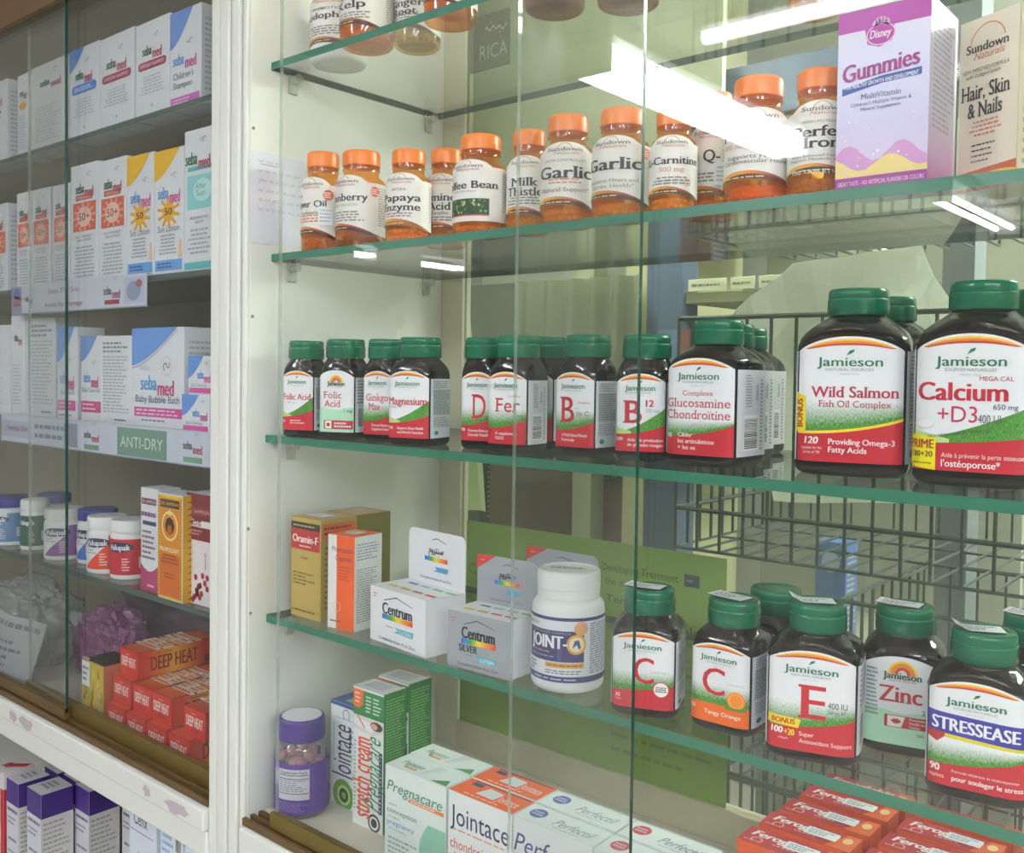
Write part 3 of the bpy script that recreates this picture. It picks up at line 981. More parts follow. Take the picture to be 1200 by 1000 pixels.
def pill_band(a, v, h, col, txt, u0=.08, u1=.92):
    r = h / 2
    k = a.h / a.w
    pts = []
    for i in range(9):
        t = -PI / 2 + PI * i / 8
        pts.append((u1 - r * k + r * k * math.cos(t), v + r * math.sin(t)))
    for i in range(9):
        t = PI / 2 + PI * i / 8
        pts.append((u0 + r * k + r * k * math.cos(t), v + r * math.sin(t)))
    a.poly(pts, col, 4)
    if txt:
        a.text(txt, (u0 + u1) / 2, v, h * .42, '#f2ecf0', maxw=(u1 - u0) * .85, layer=7)
    else:
        a.lines(u0 + .1, v - h * .25, u1 - .1, v + h * .25, 2, '#dfe6f6', fill=.5, layer=7)

DG, DP, LB, PK = '#2f6a4c', '#b83a64', '#6f9fe0', '#d050a0'

def sh_front(col, txt, blue=False):
    def f(a):
        if blue: corner(a, '#5b8fd6', .52, .76)
        seba(a, .5, .70, .075, DG, DP)
        pill_band(a, .545, .10 if blue else .085, col, txt)
        a.lines(.14, .24, .86, .44, 6, '#b8bbc2', centre=True)
        a.circ(.5, .12, a.w * .03, '#9db4ac', 4, n=6)
    return f

def kids_front(a):
    corner(a, '#6f95da', .75, .62)
    seba(a, .48, .50, .085, LB, PK, .74)
    a.text("Children's", .44, .33, .065, '#5e6270', wu=.66)
    a.text('Shampoo', .42, .235, .065, '#5e6270', wu=.62)
    a.rect(.03, .02, .96, .115, '#cf6ec0', 3)
    a.lines(.1, .035, .8, .10, 2, '#f0d6ec', fill=.4, layer=5)

def spf_front(a):
    seba(a, .52, .80, .06, DG, '#b04050', .62)
    a.rect(.2, .70, .80, .745, '#bf5a4a', 4)
    a.text('ULTRA SUNBLOCK', .5, .722, .02, '#f2dcd8', wu=.5, layer=6)
    a.rect(.1, .44, .92, .68, '#d8674f', 4)
    for i in range(12):
        an = 2 * PI * i / 12
        a.poly([(.51, .56), (.51 + .4 * math.cos(an) , .56 + .118 * math.sin(an)), (.51 + .4 * math.cos(an + .2), .56 + .118 * math.sin(an + .2))], '#e9a08c', 5)
    a.ell(.51, .56, .26, .085, '#eec2b4', 6)
    a.text('50+', .51, .56, .065, '#4a2c2c', wu=.4, layer=8)
    a.text('MULTI PROTECT', .5, .395, .02, '#7a7e84', wu=.62)
    a.text('SUN LOTION', .5, .365, .02, '#7a7e84', wu=.5)
    a.lines(.12, .05, .9, .32, 9, '#a9acb4', centre=True)

def sun_lotion(a):
    corner(a, '#e9b824', .88, .76)
    seba(a, .52, .66, .07, LB, PK, .74)
    for i in range(10):
        an = 2 * PI * i / 10 + .2
        a.poly([(.5 + .2 * math.cos(an), .50 + .075 * math.sin(an)), (.5 + .40 * math.cos(an + .1), .50 + .13 * math.sin(an + .1)), (.5 + .37 * math.cos(an + .3), .50 + .125 * math.sin(an + .3)), (.5 + .2 * math.cos(an + .35), .50 + .075 * math.sin(an + .35))], '#e8a92c', 4)
    a.ell(.5, .50, .2, .075, '#eab02a', 5)
    a.text('50', .5, .505, .055, '#3a3020', wu=.26, bold=.03, layer=7)
    a.text('Sun Lotion', .5, .37, .05, '#70747e', wu=.74)
    a.lines(.16, .16, .78, .33, 6, '#a2a6ae', centre=True)
    a.poly([(.82, .13), (.95, .13), (.95, .26), (.88, .28)], '#ecc49a', 4)
    a.rect(.04, .035, .96, .12, '#6aa6e4', 4)
    a.lines(.12, .05, .86, .105, 2, '#2f5a96', fill=.45, layer=6)

def after_front(a):
    seba(a, .45, .80, .065, DG, DP, .78)
    a.rect(.12, .71, .9, .74, '#5fbcc2', 4)
    a.rect(.1, .44, .95, .68, '#8fd2d4', 3)
    a.ell(.6, .57, .3, .08, '#bfe6e4', 4)
    a.text('After', .55, .60, .04, '#58a0a4', wu=.35, layer=6)
    a.text('Sun', .55, .55, .04, '#58a0a4', wu=.28, layer=6)
    a.text('REGENERATING', .5, .38, .02, '#70747e', wu=.6)
    a.text('BALM', .5, .35, .02, '#70747e', wu=.25)
    a.lines(.1, .12, .9, .31, 6, '#a9acb4', centre=True)
    a.rect(.02, .02, .98, .07, '#62bfc0', 4)

def plain_front(oval='#7a2c3c', mark=True):
    def f(a):
        if mark: seba(a, .55, .78, .06, DG, '#b04a54')
        if oval: a.ell(.5, .62, .32, .045, oval, 4)
        a.lines(.12, .1, .88, .52, 12, '#bcbfc5')
    return f

def text_front(a):
    a.lines(.06, .80, .94, .94, 3, '#8a8c94', fill=.5)
    a.lines(.06, .12, .94, .78, 18, '#b2b5bb')
    a.lines(.45, .03, .9, .07, 1, '#6a6c72')

def baby_front(a):
    corner(a, '#6f9cdf', .85, .62)
    a.text('Baby', .28, .60, .06, '#b9c4d8', wu=.28)
    seba(a, .5, .46, .10, LB, '#c8447c', .66)
    a.text('Baby Care Oil', .52, .30, .05, '#5c7a9a', wu=.66)
    a.rect(.04, .10, .9, .21, PK, 3)
    a.lines(.1, .115, .8, .2, 2, '#f0cfe2', fill=.4, layer=5)
    a.lines(.1, .03, .8, .07, 1, '#888c94')

def oil_front(a):
    corner(a, '#6f95d2', .8, .70)
    seba(a, .5, .52, .09, LB, '#c03a64', .7)
    a.text('Baby Care Oil', .5, .37, .05, '#6a9a9a', wu=.85)
    a.rect(.02, .11, .98, .24, '#cc4a84', 3)
    a.lines(.1, .125, .8, .23, 2, '#f0cfe2', fill=.4, layer=5)

def bubble_front(a):
    N = 14
    pts = [(u / N * .88, .62 + .38 * (u / N) ** 1.5) for u in range(N + 1)]
    a.poly([(0, 1), (0, .62)] + pts, '#6b9ade', 3)
    a.strip([(p[0], p[1] - .03) for p in pts], [(p[0], p[1] - .018) for p in pts], '#c0a0cc', 3)
    a.text('Baby', .27, .605, .055, '#c3c9d4', wu=.2)
    a.text('seba', .34, .45, .15, '#5f9fdc', wu=.32, bold=.05)
    a.text('med', .67, .40, .15, '#c83a7c', wu=.31, bold=.05)
    a.ring(.68, .62, a.w * .09, a.w * .098, '#c0c4d0', 3, n=18)
    a.ring(.66, .61, a.w * .03, a.w * .042, '#6a5a78', 4, n=10, a0=20, a1=260)
    a.ring(.71, .63, a.w * .022, a.w * .034, '#b0506a', 4, n=10, a0=160, a1=420)
    a.text('Baby Bubble Bath', .5, .285, .07, '#4a5a8c', wu=.84)
    a.rect(.05, .105, .97, .20, '#cf4e9c', 3)
    a.lines(.09, .115, .95, .19, 2, '#f0cfe2', fill=.4, layer=5)
    a.lines(.2, .055, .85, .085, 1, '#5a5e68')

def small_baby(a):
    corner(a, '#5f93dc', .62, .42)
    seba(a, .66, .52, .16, LB, PK, .52)
    a.text('Baby Cleansing', .45, .25, .08, '#8a90a0', wu=.6)
    a.rect(.05, .04, .95, .17, '#cf4e9c', 3)

def box_thanks(a):
    a.rect(.06, .84, .9, .90, '#7a2c4c', 3)
    a.text('DR. SAMPSON', .48, .87, .03, '#efe4ec', wu=.76, layer=5)
    a.lines(.05, .71, .95, .78, 1, '#8a5a8a', fill=.6, ragged=.05)
    a.rect(.12, .64, .9, .68, '#2f4a78', 3)
    a.lines(.1, .30, .85, .60, 6, '#8a6a86')
    a.strip([(i / 10, .0) for i in range(11)], [(i / 10, .26 - .07 * math.sin(PI * i / 10)) for i in range(11)], '#b0406c', 3)
    a.lines(.4, .03, .9, .08, 1, '#f0c8d8', layer=5)

def propo_front(a):
    a.rect(.02, .01, .98, .99, '#e8bc28', 2)
    a.rect(.09, .03, .91, .96, '#d98a24', 3)
    a.rect(.09, .03, .91, .42, '#cf6a24', 4)
    for i in range(34):
        for u in (.055, .945):
            a.poly([(u - .03, .03 + i * .028), (u + .03, .03 + i * .028), (u, .05 + i * .028)], '#8a3a1c', 4)
    a.rect(.12, .87, .88, .945, '#4a2a1c', 5)
    a.text('DR. SAMPSON', .5, .908, .03, '#e8c860', wu=.68, layer=7)
    a.ring(.5, .70, a.w * .28, a.w * .32, '#efe0a8', 5)
    a.circ(.5, .70, a.w * .19, '#4a2a18', 5, n=8)
    a.ell(.5, .66, .1, .05, '#b0601c', 6)
    a.poly([(.42, .80), (.5, .87), (.58, .80)], '#efd890', 6)
    a.text('PROPOLSAFT', .5, .475, .04, '#f4e8c0', wu=.8, bold=.05, layer=7)
    a.lines(.15, .34, .85, .44, 3, '#8a3a18', centre=True, layer=7)
    a.lines(.25, .20, .75, .26, 2, '#8a3a18', centre=True, layer=7)

def propo_side(a):
    a.rect(0, 0, 1, 1, '#d9a520', 1)
    for i in range(16):
        a.poly([(.15, .03 + i * .06), (.85, .03 + i * .06), (.5, .07 + i * .06)], '#8a5a18', 3)

def cisto_front(a):
    a.rect(0, .58, 1, 1, '#7c2430', 2)
    a.rect(0, 0, 1, .58, '#e9e2e6', 2)
    a.rect(.0, .80, 1, .88, '#8f3844', 3)
    a.text('DR. SAMPSON', .5, .84, .03, '#d9b8bc', wu=.9, layer=6)
    a.text('Cisto', .38, .735, .07, '#f2e8ea', wu=.55, bold=.05, layer=6)
    a.rect(.62, .70, 1, .76, '#eee8ea', 5)
    a.lines(.04, .62, .7, .68, 2, '#d8a8ac', layer=6)
    rng = random.Random(2)
    for i in range(16):
        u, v = rng.uniform(.08, .92), rng.uniform(.03, .27)
        a.circ(u, v, a.w * .075, '#a02a3a', 4, n=12)
    a.ring(.8, .46, a.w * .03, a.w * .045, '#444450', 4, n=10)
    a.rect(.79, .33, .81, .44, '#444450', 4)

DHR = '#cf2420'
DHSIDE = ramp_mat('heat', [(0, '#c4221a'), (.15, '#d8481f'), (.45, '#f2ae38'), (.62, '#e8802a'), (.82, '#c42e1a'), (1, '#b41f1c')])

def dh_front(a):
    a.rect(.01, .01, .99, .99, DHR, 2)
    a.text('DEEP HEAT', .5, .56, .34, '#f2e4dc', wu=.78, bold=.07, layer=5)
    a.text('Rub', .55, .25, .10, '#7a3440', wu=.3, bold=.03, layer=5)
    a.lines(.35, .80, .65, .85, 1, '#efc8b8', layer=5)

def dh_side(a):
    a.rect(.0, .02, 1, .98, DHSIDE, 2)
    a.text('DEEP HEAT', .45, .50, .50, '#74181a', wu=.60, bold=.04, layer=5)
    a.lines(.22, .82, .5, .88, 1, '#7a2a1c', layer=5)
    a.rect(.84, .1, 1, .4, '#7a1c24', 4)

def dh_top(a):
    a.rect(.02, .0, .98, 1, ramp_mat('heat_top', [(0, '#cc3a1c'), (.5, '#e8922c'), (1, '#c43a1e')], 'Y'), 2)
    a.text('DEEP HEAT', .5, .5, .5, '#f4e6dc', rot=90, wu=.6, bold=.05, layer=5)

# --- cartons of the vitamin cabinet
def gum_front(a):
    LAV = ramp_mat('lavender', [(0, '#e4d0ea'), (.35, '#d3cdf0'), (.7, '#dcdcf6'), (1, '#e4e0f4')], 'Y')
    a.rect(.0, .0, 1, 1, LAV, 1)
    N = 12
    a.poly([(0, .885)] + [(i / N, .885 - .07 * math.sin(PI * i / N) ** 1 * 0 + .0) for i in range(N + 1)] + [(1, 1), (0, 1)], '#bb4fae', 2)
    a.poly([(.30, .885), (.62, .885), (.60, .80), (.46, .775), (.33, .80)], '#bb4fae', 3)
    a.ell(.475, .845, .16, .062, '#e3c2e2', 4)
    a.ell(.475, .845, .145, .054, '#b23fa2', 5)
    for i in range(5):
        a.ell(.405 + i * .035, .905 + .018 * math.sin(PI * i / 4), .026, .022, '#d9a6d6', 4, n=10)
    a.text('Disney', .475, .85, .045, '#f4e6f4', wu=.23, shear=.15, bold=.03, layer=7)
    a.text('Gummies', .48, .672, .095, '#a8388c', wu=.84, serif=True, bold=.05, slope=.09, layer=6)
    a.poly([(.06, .535), (.5, .575), (.92, .585), (.92, .625), (.5, .615), (.06, .575)], '#3c57a4', 5)
    a.text('FOR HEALTHY GROWTH AND DEVELOPMENT', .49, .588, .022, '#eef0fa', wu=.8, slope=.05, bold=.03, layer=7)
    a.text('MultiVitamin', .49, .515, .03, '#6a6a94', wu=.44, serif=True, layer=6)
    a.text("Children's Multiple Vitamin &", .49, .475, .02, '#6a6a94', wu=.66, layer=6)
    a.text('Mineral Supplement', .49, .445, .02, '#6a6a94', wu=.44, layer=6)
    # plain sparkle and swirl decoration
    a.strip([(i / N, .07) for i in range(N + 1)], [(i / N, .20 + .05 * math.sin(i * .9)) for i in range(N + 1)], '#d79fd6', 3)
    a.strip([(i / N, .07) for i in range(N + 1)], [(i / N, .14 + .04 * math.sin(i * .8 + 2)) for i in range(N + 1)], '#f0d890', 4)
    rng = random.Random(4)
    for i in range(22):
        a.circ(rng.random() * .94 + .03, .1 + rng.random() * .3, a.w * rng.uniform(.008, .02), rng.choice(('#f4eefa', '#eed3ec', '#f6e6b0')), 5, n=6)
    a.rect(0, 0, 1, .068, '#a83f9e', 6)
    a.text('GREAT TASTE - NO ARTIFICIAL FLAVORS OR COLORS', .5, .034, .024, '#f2e2f0', wu=.94, bold=.02, layer=8)

def gum_side(a):
    a.rect(0, 0, 1, 1, ramp_mat('lilac_side', [(0, '#b86aa8'), (.18, '#c9a0c4'), (.4, '#c9c4d0'), (1, '#cdc6d6')], 'Y'), 1)
    a.lines(.1, .3, .9, .92, 20, '#a79fb0', layer=3)

def hair_front(a):
    a.rect(0, 0, 1, 1, '#ece2cc', 1)
    a.ring(.48, .84, a.w * .28, a.w * .30, '#d89a6a', 3, a0=10, a1=170)
    a.text('Sundown', .48, .83, .05, '#3a3a42', wu=.72, serif=True, bold=.03)
    a.text('Naturals', .52, .78, .04, '#cf7a5c', wu=.5, shear=.3)
    a.text('NEW IMPROVED FORMULA', .46, .70, .022, '#6a6660', wu=.78)
    a.text('with Collagen/Gelatin', .42, .67, .022, '#6a6660', wu=.58)
    a.text('Hair, Skin', .46, .575, .085, '#38383e', wu=.82, serif=True, bold=.03)
    a.text('& Nails', .46, .47, .085, '#38383e', wu=.58, serif=True, bold=.03)
    a.lines(.2, .31, .75, .41, 4, '#d8957c', centre=True)
    a.lines(.25, .155, .7, .28, 4, '#6a6660', fill=.3)
    us = [i / 10 for i in range(11)]
    a.strip([(u, 0) for u in us], [(u, .11 + .03 * u) for u in us], '#c8603a', 3)
    a.strip([(u, .02) for u in us], [(u, .10 * math.sin(PI * min(1, u * .55 + .1))) for u in us], '#e6b92e', 4)
    a.strip([(u, 0.0) for u in us], [(u, .02) for u in us], '#b04a2c', 5)

def gold_front(a):
    a.rect(0, 0, 1, 1, '#b9a056', 1)
    a.rect(.0, .885, .97, .955, '#3c3a30', 2)
    a.lines(.08, .905, .9, .935, 1, '#c8b890', layer=4)
    a.rect(.0, .68, .96, .885, '#b8303a', 2)
    a.text('Oramin-F', .48, .79, .075, '#f2e8e4', wu=.86, bold=.05, layer=4)
    a.lines(.28, .70, .72, .735, 1, '#e8c8bc', layer=4)
    a.lines(.33, .585, .6, .615, 1, '#5a4a24', ragged=.1)
    a.lines(.08, .32, .85, .46, 4, '#6a582c', ragged=.6)
    a.lines(.05, .05, .95, .085, 1, '#5a4a24')

def gold_side(a):
    a.rect(0, 0, 1, 1, '#a8924e', 1)
    a.rect(.04, .82, .96, .96, '#c8643c', 2)
    a.lines(.08, .84, .92, .94, 2, '#7a2c20', layer=3)
    a.lines(.1, .1, .9, .75, 12, '#7c6a34', layer=3)

def gold_top(a):
    a.rect(0, 0, 1, 1, '#b5a070', 1)
    a.rect(.1, .2, .9, .8, '#c8a09a', 2)

def pharm_front(a):
    a.rect(0, 0, .38, 1, '#e6e4e2', 1)
    a.rect(.33, 0, 1, 1, '#e8622c', 2)
    a.text('Pharmaton', .55, .85, .055, '#6a3a6c', wu=.78, layer=4)
    a.text('Capsules', .60, .76, .055, '#6a3a6c', wu=.62, layer=4)
    a.lines(.42, .52, .92, .68, 5, '#b8482a', layer=4)
    a.ring(.35, .24, a.w * .12, a.w * .14, '#e6b49a', 4)
    a.lines(.1, .06, .7, .10, 1, '#b04a3a', layer=4)

def pharm_side(a):
    a.rect(0, 0, 1, 1, '#dcdedc', 1)
    a.lines(.08, .74, .9, .93, 6, '#8c92a8', layer=3)
    a.lines(.08, .08, .92, .66, 22, '#94989e', layer=3)

def pharm_top(a):
    a.rect(0, 0, 1, 1, '#e4683a', 1)
    a.rect(.25, .3, .7, .7, '#ecd2c6', 2)

ARABIC = ''.join(chr(c) for c in (0xFEE1, 0xFEEE, 0xFEAE, 0xFE98, 0xFEE8, 0xFEB3))

def cent_front(silver):
    def f(a):
        a.rect(0, 0, 1, 1, '#a4a8ae' if silver else '#e8eaee', 1)
        a.poly([(.26, .80), (.48, .905), (.78, .80), (.78, .79), (.48, .885), (.26, .785)], '#4a5560', 3)
        a.text('Centrum', .50, .655, .20, '#20262e', wu=.54, bold=.06, layer=5)
        a.rect(.23, .455, .78, .545, RAINBOW, 4)
        v = .30
        if silver:
            a.text('SILVER', .34, .375, .12, '#20262e', wu=.30, bold=.05, layer=5)
            v = .225
        a.poly([(.44, v - .04), (.52, v + .0), (.46, v + .05), (.80, v + .06), (.78, v - .05)], '#58b8c8', 4)
        a.text('LUTEIN', .65, v, .06, '#eef4f4', wu=.22, layer=6)
        a.lines(.3, v + .02, .44, v + .05, 1, '#6a7078', layer=5)
        a.text('Complete from A to Zinc', .5, .09, .05, '#50585f', wu=.66, shear=.1, layer=5)
        a.lines(.06, .80, .14, .90, 2, '#c06a7a', layer=5)
    return f

def cent_top(silver):
    def f(a):
        a.rect(0, 0, 1, 1, '#e6e9ea', 1)
        for i, c in enumerate(('#d9c24a', '#4f6fb0', '#d8a64a', '#8ac0d4', '#d0606a', '#7ac0a0', '#cf4a58', '#7cc28c')):
            u = .12 + (i // 2) * .22 + (.06 if i % 2 else 0)
            a.rect(u, .25 if i % 2 == 0 else .68, u + .17, .36 if i % 2 == 0 else .79, c, 3)
    return f

def cent_flap(silver):
    def f(a):
        a.text(ARABIC, .5, .66, .13, '#20262e', wu=.26, bold=.04, layer=5)
        a.poly([(.42, .84), (.52, .88), (.68, .81), (.68, .80), (.52, .862), (.42, .83)], '#4a5560', 3)
        a.rect(.30, .44, .70, .52, RAINBOW, 4)
        a.poly([(.46, .26), (.52, .30), (.48, .35), (.72, .35), (.70, .26)], '#58a8d8', 4)
        a.text('Complete from A to Zinc', .5, .12, .045, '#50585f', wu=.56, shear=.1, layer=5)
        if silver:
            a.poly([(0, 1), (0, .70), (.30, 1)], '#cc3a3c', 4)
            a.lines(.06, .86, .14, .92, 1, '#f0b040', layer=6)
    return f

def display_carton(label, x, y, z, w, d, h, rot, fh, silver, group):
    """carton with its lid flap standing up behind"""
    t = thing('vitamin_carton', label, 'carton', (x, y, z), rot, group)
    col = '#a4a8ae' if silver else '#e6e8ec'
    b = carton('body', None, None, 0, 0, 0, w, d, h, 0, None, '#e6e8ec', cent_front(silver), (lambda a: a.rect(.0, .0, 1, 1, '#e3e5e9', 1)), cent_top(silver))
    b.parent = t
    bm = bmesh.new(); mats = [mat_of(col)]
    r = .009
    pts = [(0, 0), (w, 0)] + [(w - r + r * math.cos(i * PI / 10), fh - r + r * math.sin(i * PI / 10)) for i in range(6)] + [(r - r * math.sin(i * PI / 10), fh - r + r * math.cos(i * PI / 10)) for i in range(6)]
    v0 = [bm.verts.new((p[0], d - .001, h + p[1])) for p in pts]
    v1 = [bm.verts.new((p[0], d, h + p[1])) for p in pts]
    bm.faces.new(v0); bm.faces.new(v1[::-1])
    for i in range(len(pts)):
        j = (i + 1) % len(pts)
        bm.faces.new((v0[j], v0[i], v1[i], v1[j]))
    bmesh.ops.recalc_face_normals(bm, faces=bm.faces[:])
    a = Art(w, fh); cent_flap(silver)(a)
    add_art(bm, mats, [a], lambda u, v, l: (u, d - .0012 - l, h + v))
    mesh_obj('lid_flap', bm, mats, t)
    return t

def preg_front(a):
    a.rect(0, 0, 1, 1, '#dfeae6', 1)
    us = [i / 10 for i in range(11)]
    a.strip([(.72 - .14 * math.sin(PI * u), u * .55) for u in us], [(1, u * .55) for u in us], '#8fc8ae', 2)
    a.text('Pregnacare', .50, .80, .11, '#3f8a68', wu=.9, serif=False, shear=.28, layer=5)
    a.poly([(.38, .70), (.97, .695), (.97, .735), (.42, .735)], '#e88a54', 3)
    a.lines(.44, .705, .93, .73, 1, '#f6dcc8', layer=5)
    a.text('before', .14, .61, .022, '#7a9a94', wu=.14)
    a.text('conception', .29, .545, .05, '#55857a', wu=.5)
    a.text('throughout', .16, .48, .022, '#7a9a94', wu=.2)
    a.text('pregnancy', .27, .42, .05, '#5f93c8', wu=.46)
    a.text('& breast-feeding', .22, .355, .022, '#7a9a94', wu=.3)
    a.lines(.06, .08, .55, .28, 4, '#9ab4ae')

def preg_top(a):
    a.rect(0, 0, 1, 1, '#e2ece8', 1)
    a.text('Pregnacare', .3, .5, .28, '#6aa890', wu=.34, shear=.28)
    a.rect(.22, .2, .42, .3, '#e8a070', 3)
    a.poly([(.5, .1), (.72, .9), (.55, .95)], '#d4dcd8', 3)
    a.poly([(.72, .05), (.98, .05), (.92, .4)], '#4a9a5c', 3)

def joint_front(a):
    a.rect(0, 0, 1, 1, '#e6e9ea', 1)
    a.text('Jointace', .5, .78, .19, '#2e3560', wu=.92, layer=5)
    a.lines(.06, .62, .96, .655, 1, '#e0a07c', layer=5)
    a.text('chondroitin', .38, .50, .10, '#d8603c', wu=.68, layer=5)
    a.text('glucosamine', .40, .36, .10, '#3c4468', wu=.72, layer=5)
    a.lines(.06, .1, .6, .26, 3, '#9aa0ac')

def joint_top(a):
    a.rect(0, 0, 1, 1, '#e8622e', 1)
    a.poly([(.32, .3), (.60, .28), (.62, .75), (.38, .8)], '#d8dce2', 3)
    a.text('Jointace', .78, .48, .36, '#f6e0d4', wu=.30, layer=5)
    a.rect(.1, .9, .95, .98, '#8a3a24', 3)
    a.rect(.12, .66, .28, .86, '#3a4474', 3)
    a.lines(.2, .08, .9, .18, 1, '#f4c8b0', layer=5)

def perf_front(a):
    a.rect(0, 0, 1, 1, '#dfe4e6', 1)
    a.text('Perfectil', .46, .78, .17, '#3a4488', wu=.84, shear=.25, layer=5)
    a.lines(.08, .2, .8, .55, 4, '#9aa2ac')

def perf_top(col='#5a66a8'):
    def f(a):
        a.rect(0, 0, 1, 1, '#dfe7e6', 1)
        a.ell(.17, .55, .10, .26, col, 3)
        a.lines(.1, .42, .24, .68, 2, '#c8cce4', layer=5)
        a.text('Perfectil', .66, .45, .34, '#8a93a0', wu=.46, shear=.3, layer=5)
        a.lines(.45, .12, .9, .22, 1, '#b4bcc4', layer=5)
        a.rect(.0, .94, 1, 1, '#c4ccd0', 3)
    return f

def gel_front(a):
    a.rect(0, 0, 1, 1, '#e2e8ea', 1)
    a.rect(0, .965, 1, 1, '#3f5a94', 3)
    a.ring(.5, .90, a.w * .09, a.w * .115, '#8a90a0', 3, a0=-60, a1=240)
    a.text('vitabiotics', .5, .855, .014, '#5a6070', wu=.7)
    a.text('Jointace', .36, .535, .28, '#2f3a66', rot=90, wu=.52, layer=5)
    a.text('GEL', .80, .70, .17, '#4a5a94', rot=90, wu=.17, shear=.2, layer=5)
    a.rect(.075, .46, .125, .80, '#9fd0d8', 3)
    a.text('Aroma-Active Oils', .76, .37, .09, '#6ab04a', rot=90, wu=.36, layer=5)
    a.text('Glucosamine & Chondroitin', .92, .36, .06, '#3a4470', rot=90, wu=.46, layer=5)
    a.circ(.42, .115, a.w * .33, '#6aa848', 4, n=28)
    a.circ(.44, .115, a.w * .21, '#c8d88a', 5)
    a.circ(.44, .115, a.w * .15, '#2f5a34', 6)
    a.circ(.44, .115, a.w * .07, '#8ab86a', 7)

def cream_front(a):
    a.rect(0, 0, 1, 1, '#e4e8e6', 1)
    a.rect(0, .80, 1, .985, '#35854c', 2)
    a.poly([(0, .985), (0, .86), (.18, .85), (.32, .88), (.34, .985)], '#e0703a', 3)
    a.lines(.06, .88, .28, .97, 3, '#f4d0b8', layer=5)
    a.lines(.42, .83, .6, .96, 5, '#d4e8d4', layer=5)
    a.lines(.66, .83, .92, .96, 5, '#d4e8d4', layer=5)
    # photograph of a lying woman in a white top
    a.poly([(.0, .80), (1, .80), (1, .72), (.62, .68), (.0, .70)], '#d9d4d6', 3)
    a.poly([(.02, .79), (.2, .775), (.55, .765), (.68, .72), (.6, .70), (.3, .715), (.02, .73)], '#e9e9ee', 4)
    a.ell(.77, .755, .2, .032, '#4a3430', 5)
    a.ell(.70, .752, .11, .022, '#d8a48a', 6)
    a.poly([(.1, .80), (.2, .80), (.42, .72), (.36, .715)], '#d8a890', 6)
    a.text('stretch cream', .28, .36, .19, '#e2583a', rot=90, wu=.58, bold=.04, layer=6)
    a.text('Pregnacare', .66, .42, .17, '#2f8458', rot=90, wu=.52, shear=.2, layer=6)
    a.rect(.86, .14, .97, .58, '#3a4a78', 4)
    a.lines(.88, .15, .95, .57, 14, '#c4cce0', layer=6)
    a.lines(.04, .1, .12, .62, 18, '#6a9a80', layer=6)
    a.circ(.72, .06, a.w * .2, '#3a3c40', 5)
    a.ring(.72, .06, a.w * .10, a.w * .15, '#e0e4e2', 6, n=18)

def cream_side(a):
    a.rect(0, 0, 1, 1, '#2f8040', 1)
    a.lines(.08, .42, .95, .96, 26, '#8cc07a', fill=.35, layer=3)
    a.rect(.08, .14, .6, .34, '#2a7038', 3)
    a.text('Vitabiotics', .55, .24, .09, '#d4e8d4', rot=90, wu=.13, layer=5)

def cream_top(a):
    a.rect(0, 0, 1, 1, '#dfe4e4', 1)
    a.rect(.15, .2, .8, .8, '#c4cad0', 3)
    a.rect(.0, .9, .9, .97, '#d05a48', 3)

def fero_top(a):
    a.rect(0, 0, 1, 1, '#b8303c', 1)
    a.poly([(.72, 0), (1, 0), (1, 1), (.86, 1)], '#e2683a', 2)
    a.text('Feroglobin', .45, .66, .34, '#f2ecec', wu=.72, bold=.07, shear=.25, layer=4)
    a.ring(.18, .26, a.h * .13, a.h * .18, '#e8a8a0', 4, n=12, a0=-50, a1=230)
    a.lines(.05, .12, .3, .2, 1, '#f0c0b8', layer=4)
    a.lines(.36, .22, .72, .34, 1, '#f0c0b8', layer=4)
    a.ell(.9, .6, .05, .2, '#f0c890', 4)

def fero_front(a):
    a.rect(0, 0, 1, 1, '#e2602c', 1)
    a.rect(0, 0, 1, .62, '#b8303c', 2)
    a.text('Feroglobin', .45, .34, .16, '#f2ecec', wu=.72, bold=.07, shear=.25, layer=4)

def jar_art(r, zb, h):
    a = Art(2 * PI * r * .94, h, -PI * r * .94, zb)
    NAVY = '#3b3a74'
    a.rect(0, 0, 1, 1, '#dfe3ea', 1)
    a.rect(0, .95, 1, 1, NAVY, 3)
    a.rect(0, .02, 1, .11, NAVY, 3)
    a.lines(.35, .04, .66, .09, 1, '#b8bcd8', layer=5)
    a.rect(.30, .33, .60, .80, NAVY, 3)
    a.text('ADVANCED FORMULA', .44, .765, .03, '#b8a890', wu=.2, layer=5)
    a.text('JOINT-', .425, .625, .19, '#f0f2f8', wu=.20, bold=.07, layer=5)
    a.circ(.565, .60, r * .27, '#e2a83c', 5)
    a.circ(.565, .60, r * .20, '#ecdcc0', 6)
    a.poly([(.545, .54), (.555, .66), (.575, .67), (.585, .55), (.575, .53), (.565, .60)], '#4a5a94', 7)
    a.rect(.585, .50, .60, .525, '#e2a83c', 6)
    a.lines(.35, .45, .51, .49, 1, '#c8a878', layer=5)
    a.lines(.33, .385, .52, .42, 1, '#a8a4c0', layer=5)
    a.circ(.585, .84, r * .19, '#dca070', 5, n=16)
    a.rect(.42, .24, .60, .315, '#e2a444', 4)
    a.lines(.43, .26, .59, .295, 1, '#6a4a2c', layer=6)
    a.ell(.315, .875, .012, .03, '#8ab04a', 5)
    a.lines(.33, .86, .40, .90, 2, '#6a8a7a', layer=5)
    a.lines(.42, .14, .60, .21, 2, '#6a6e80', layer=5)
    a.lines(.31, .14, .37, .30, 3, '#5a5e80', layer=5)
    a.lines(.63, .14, .86, .92, 22, '#7c80a0', layer=5)
    return a

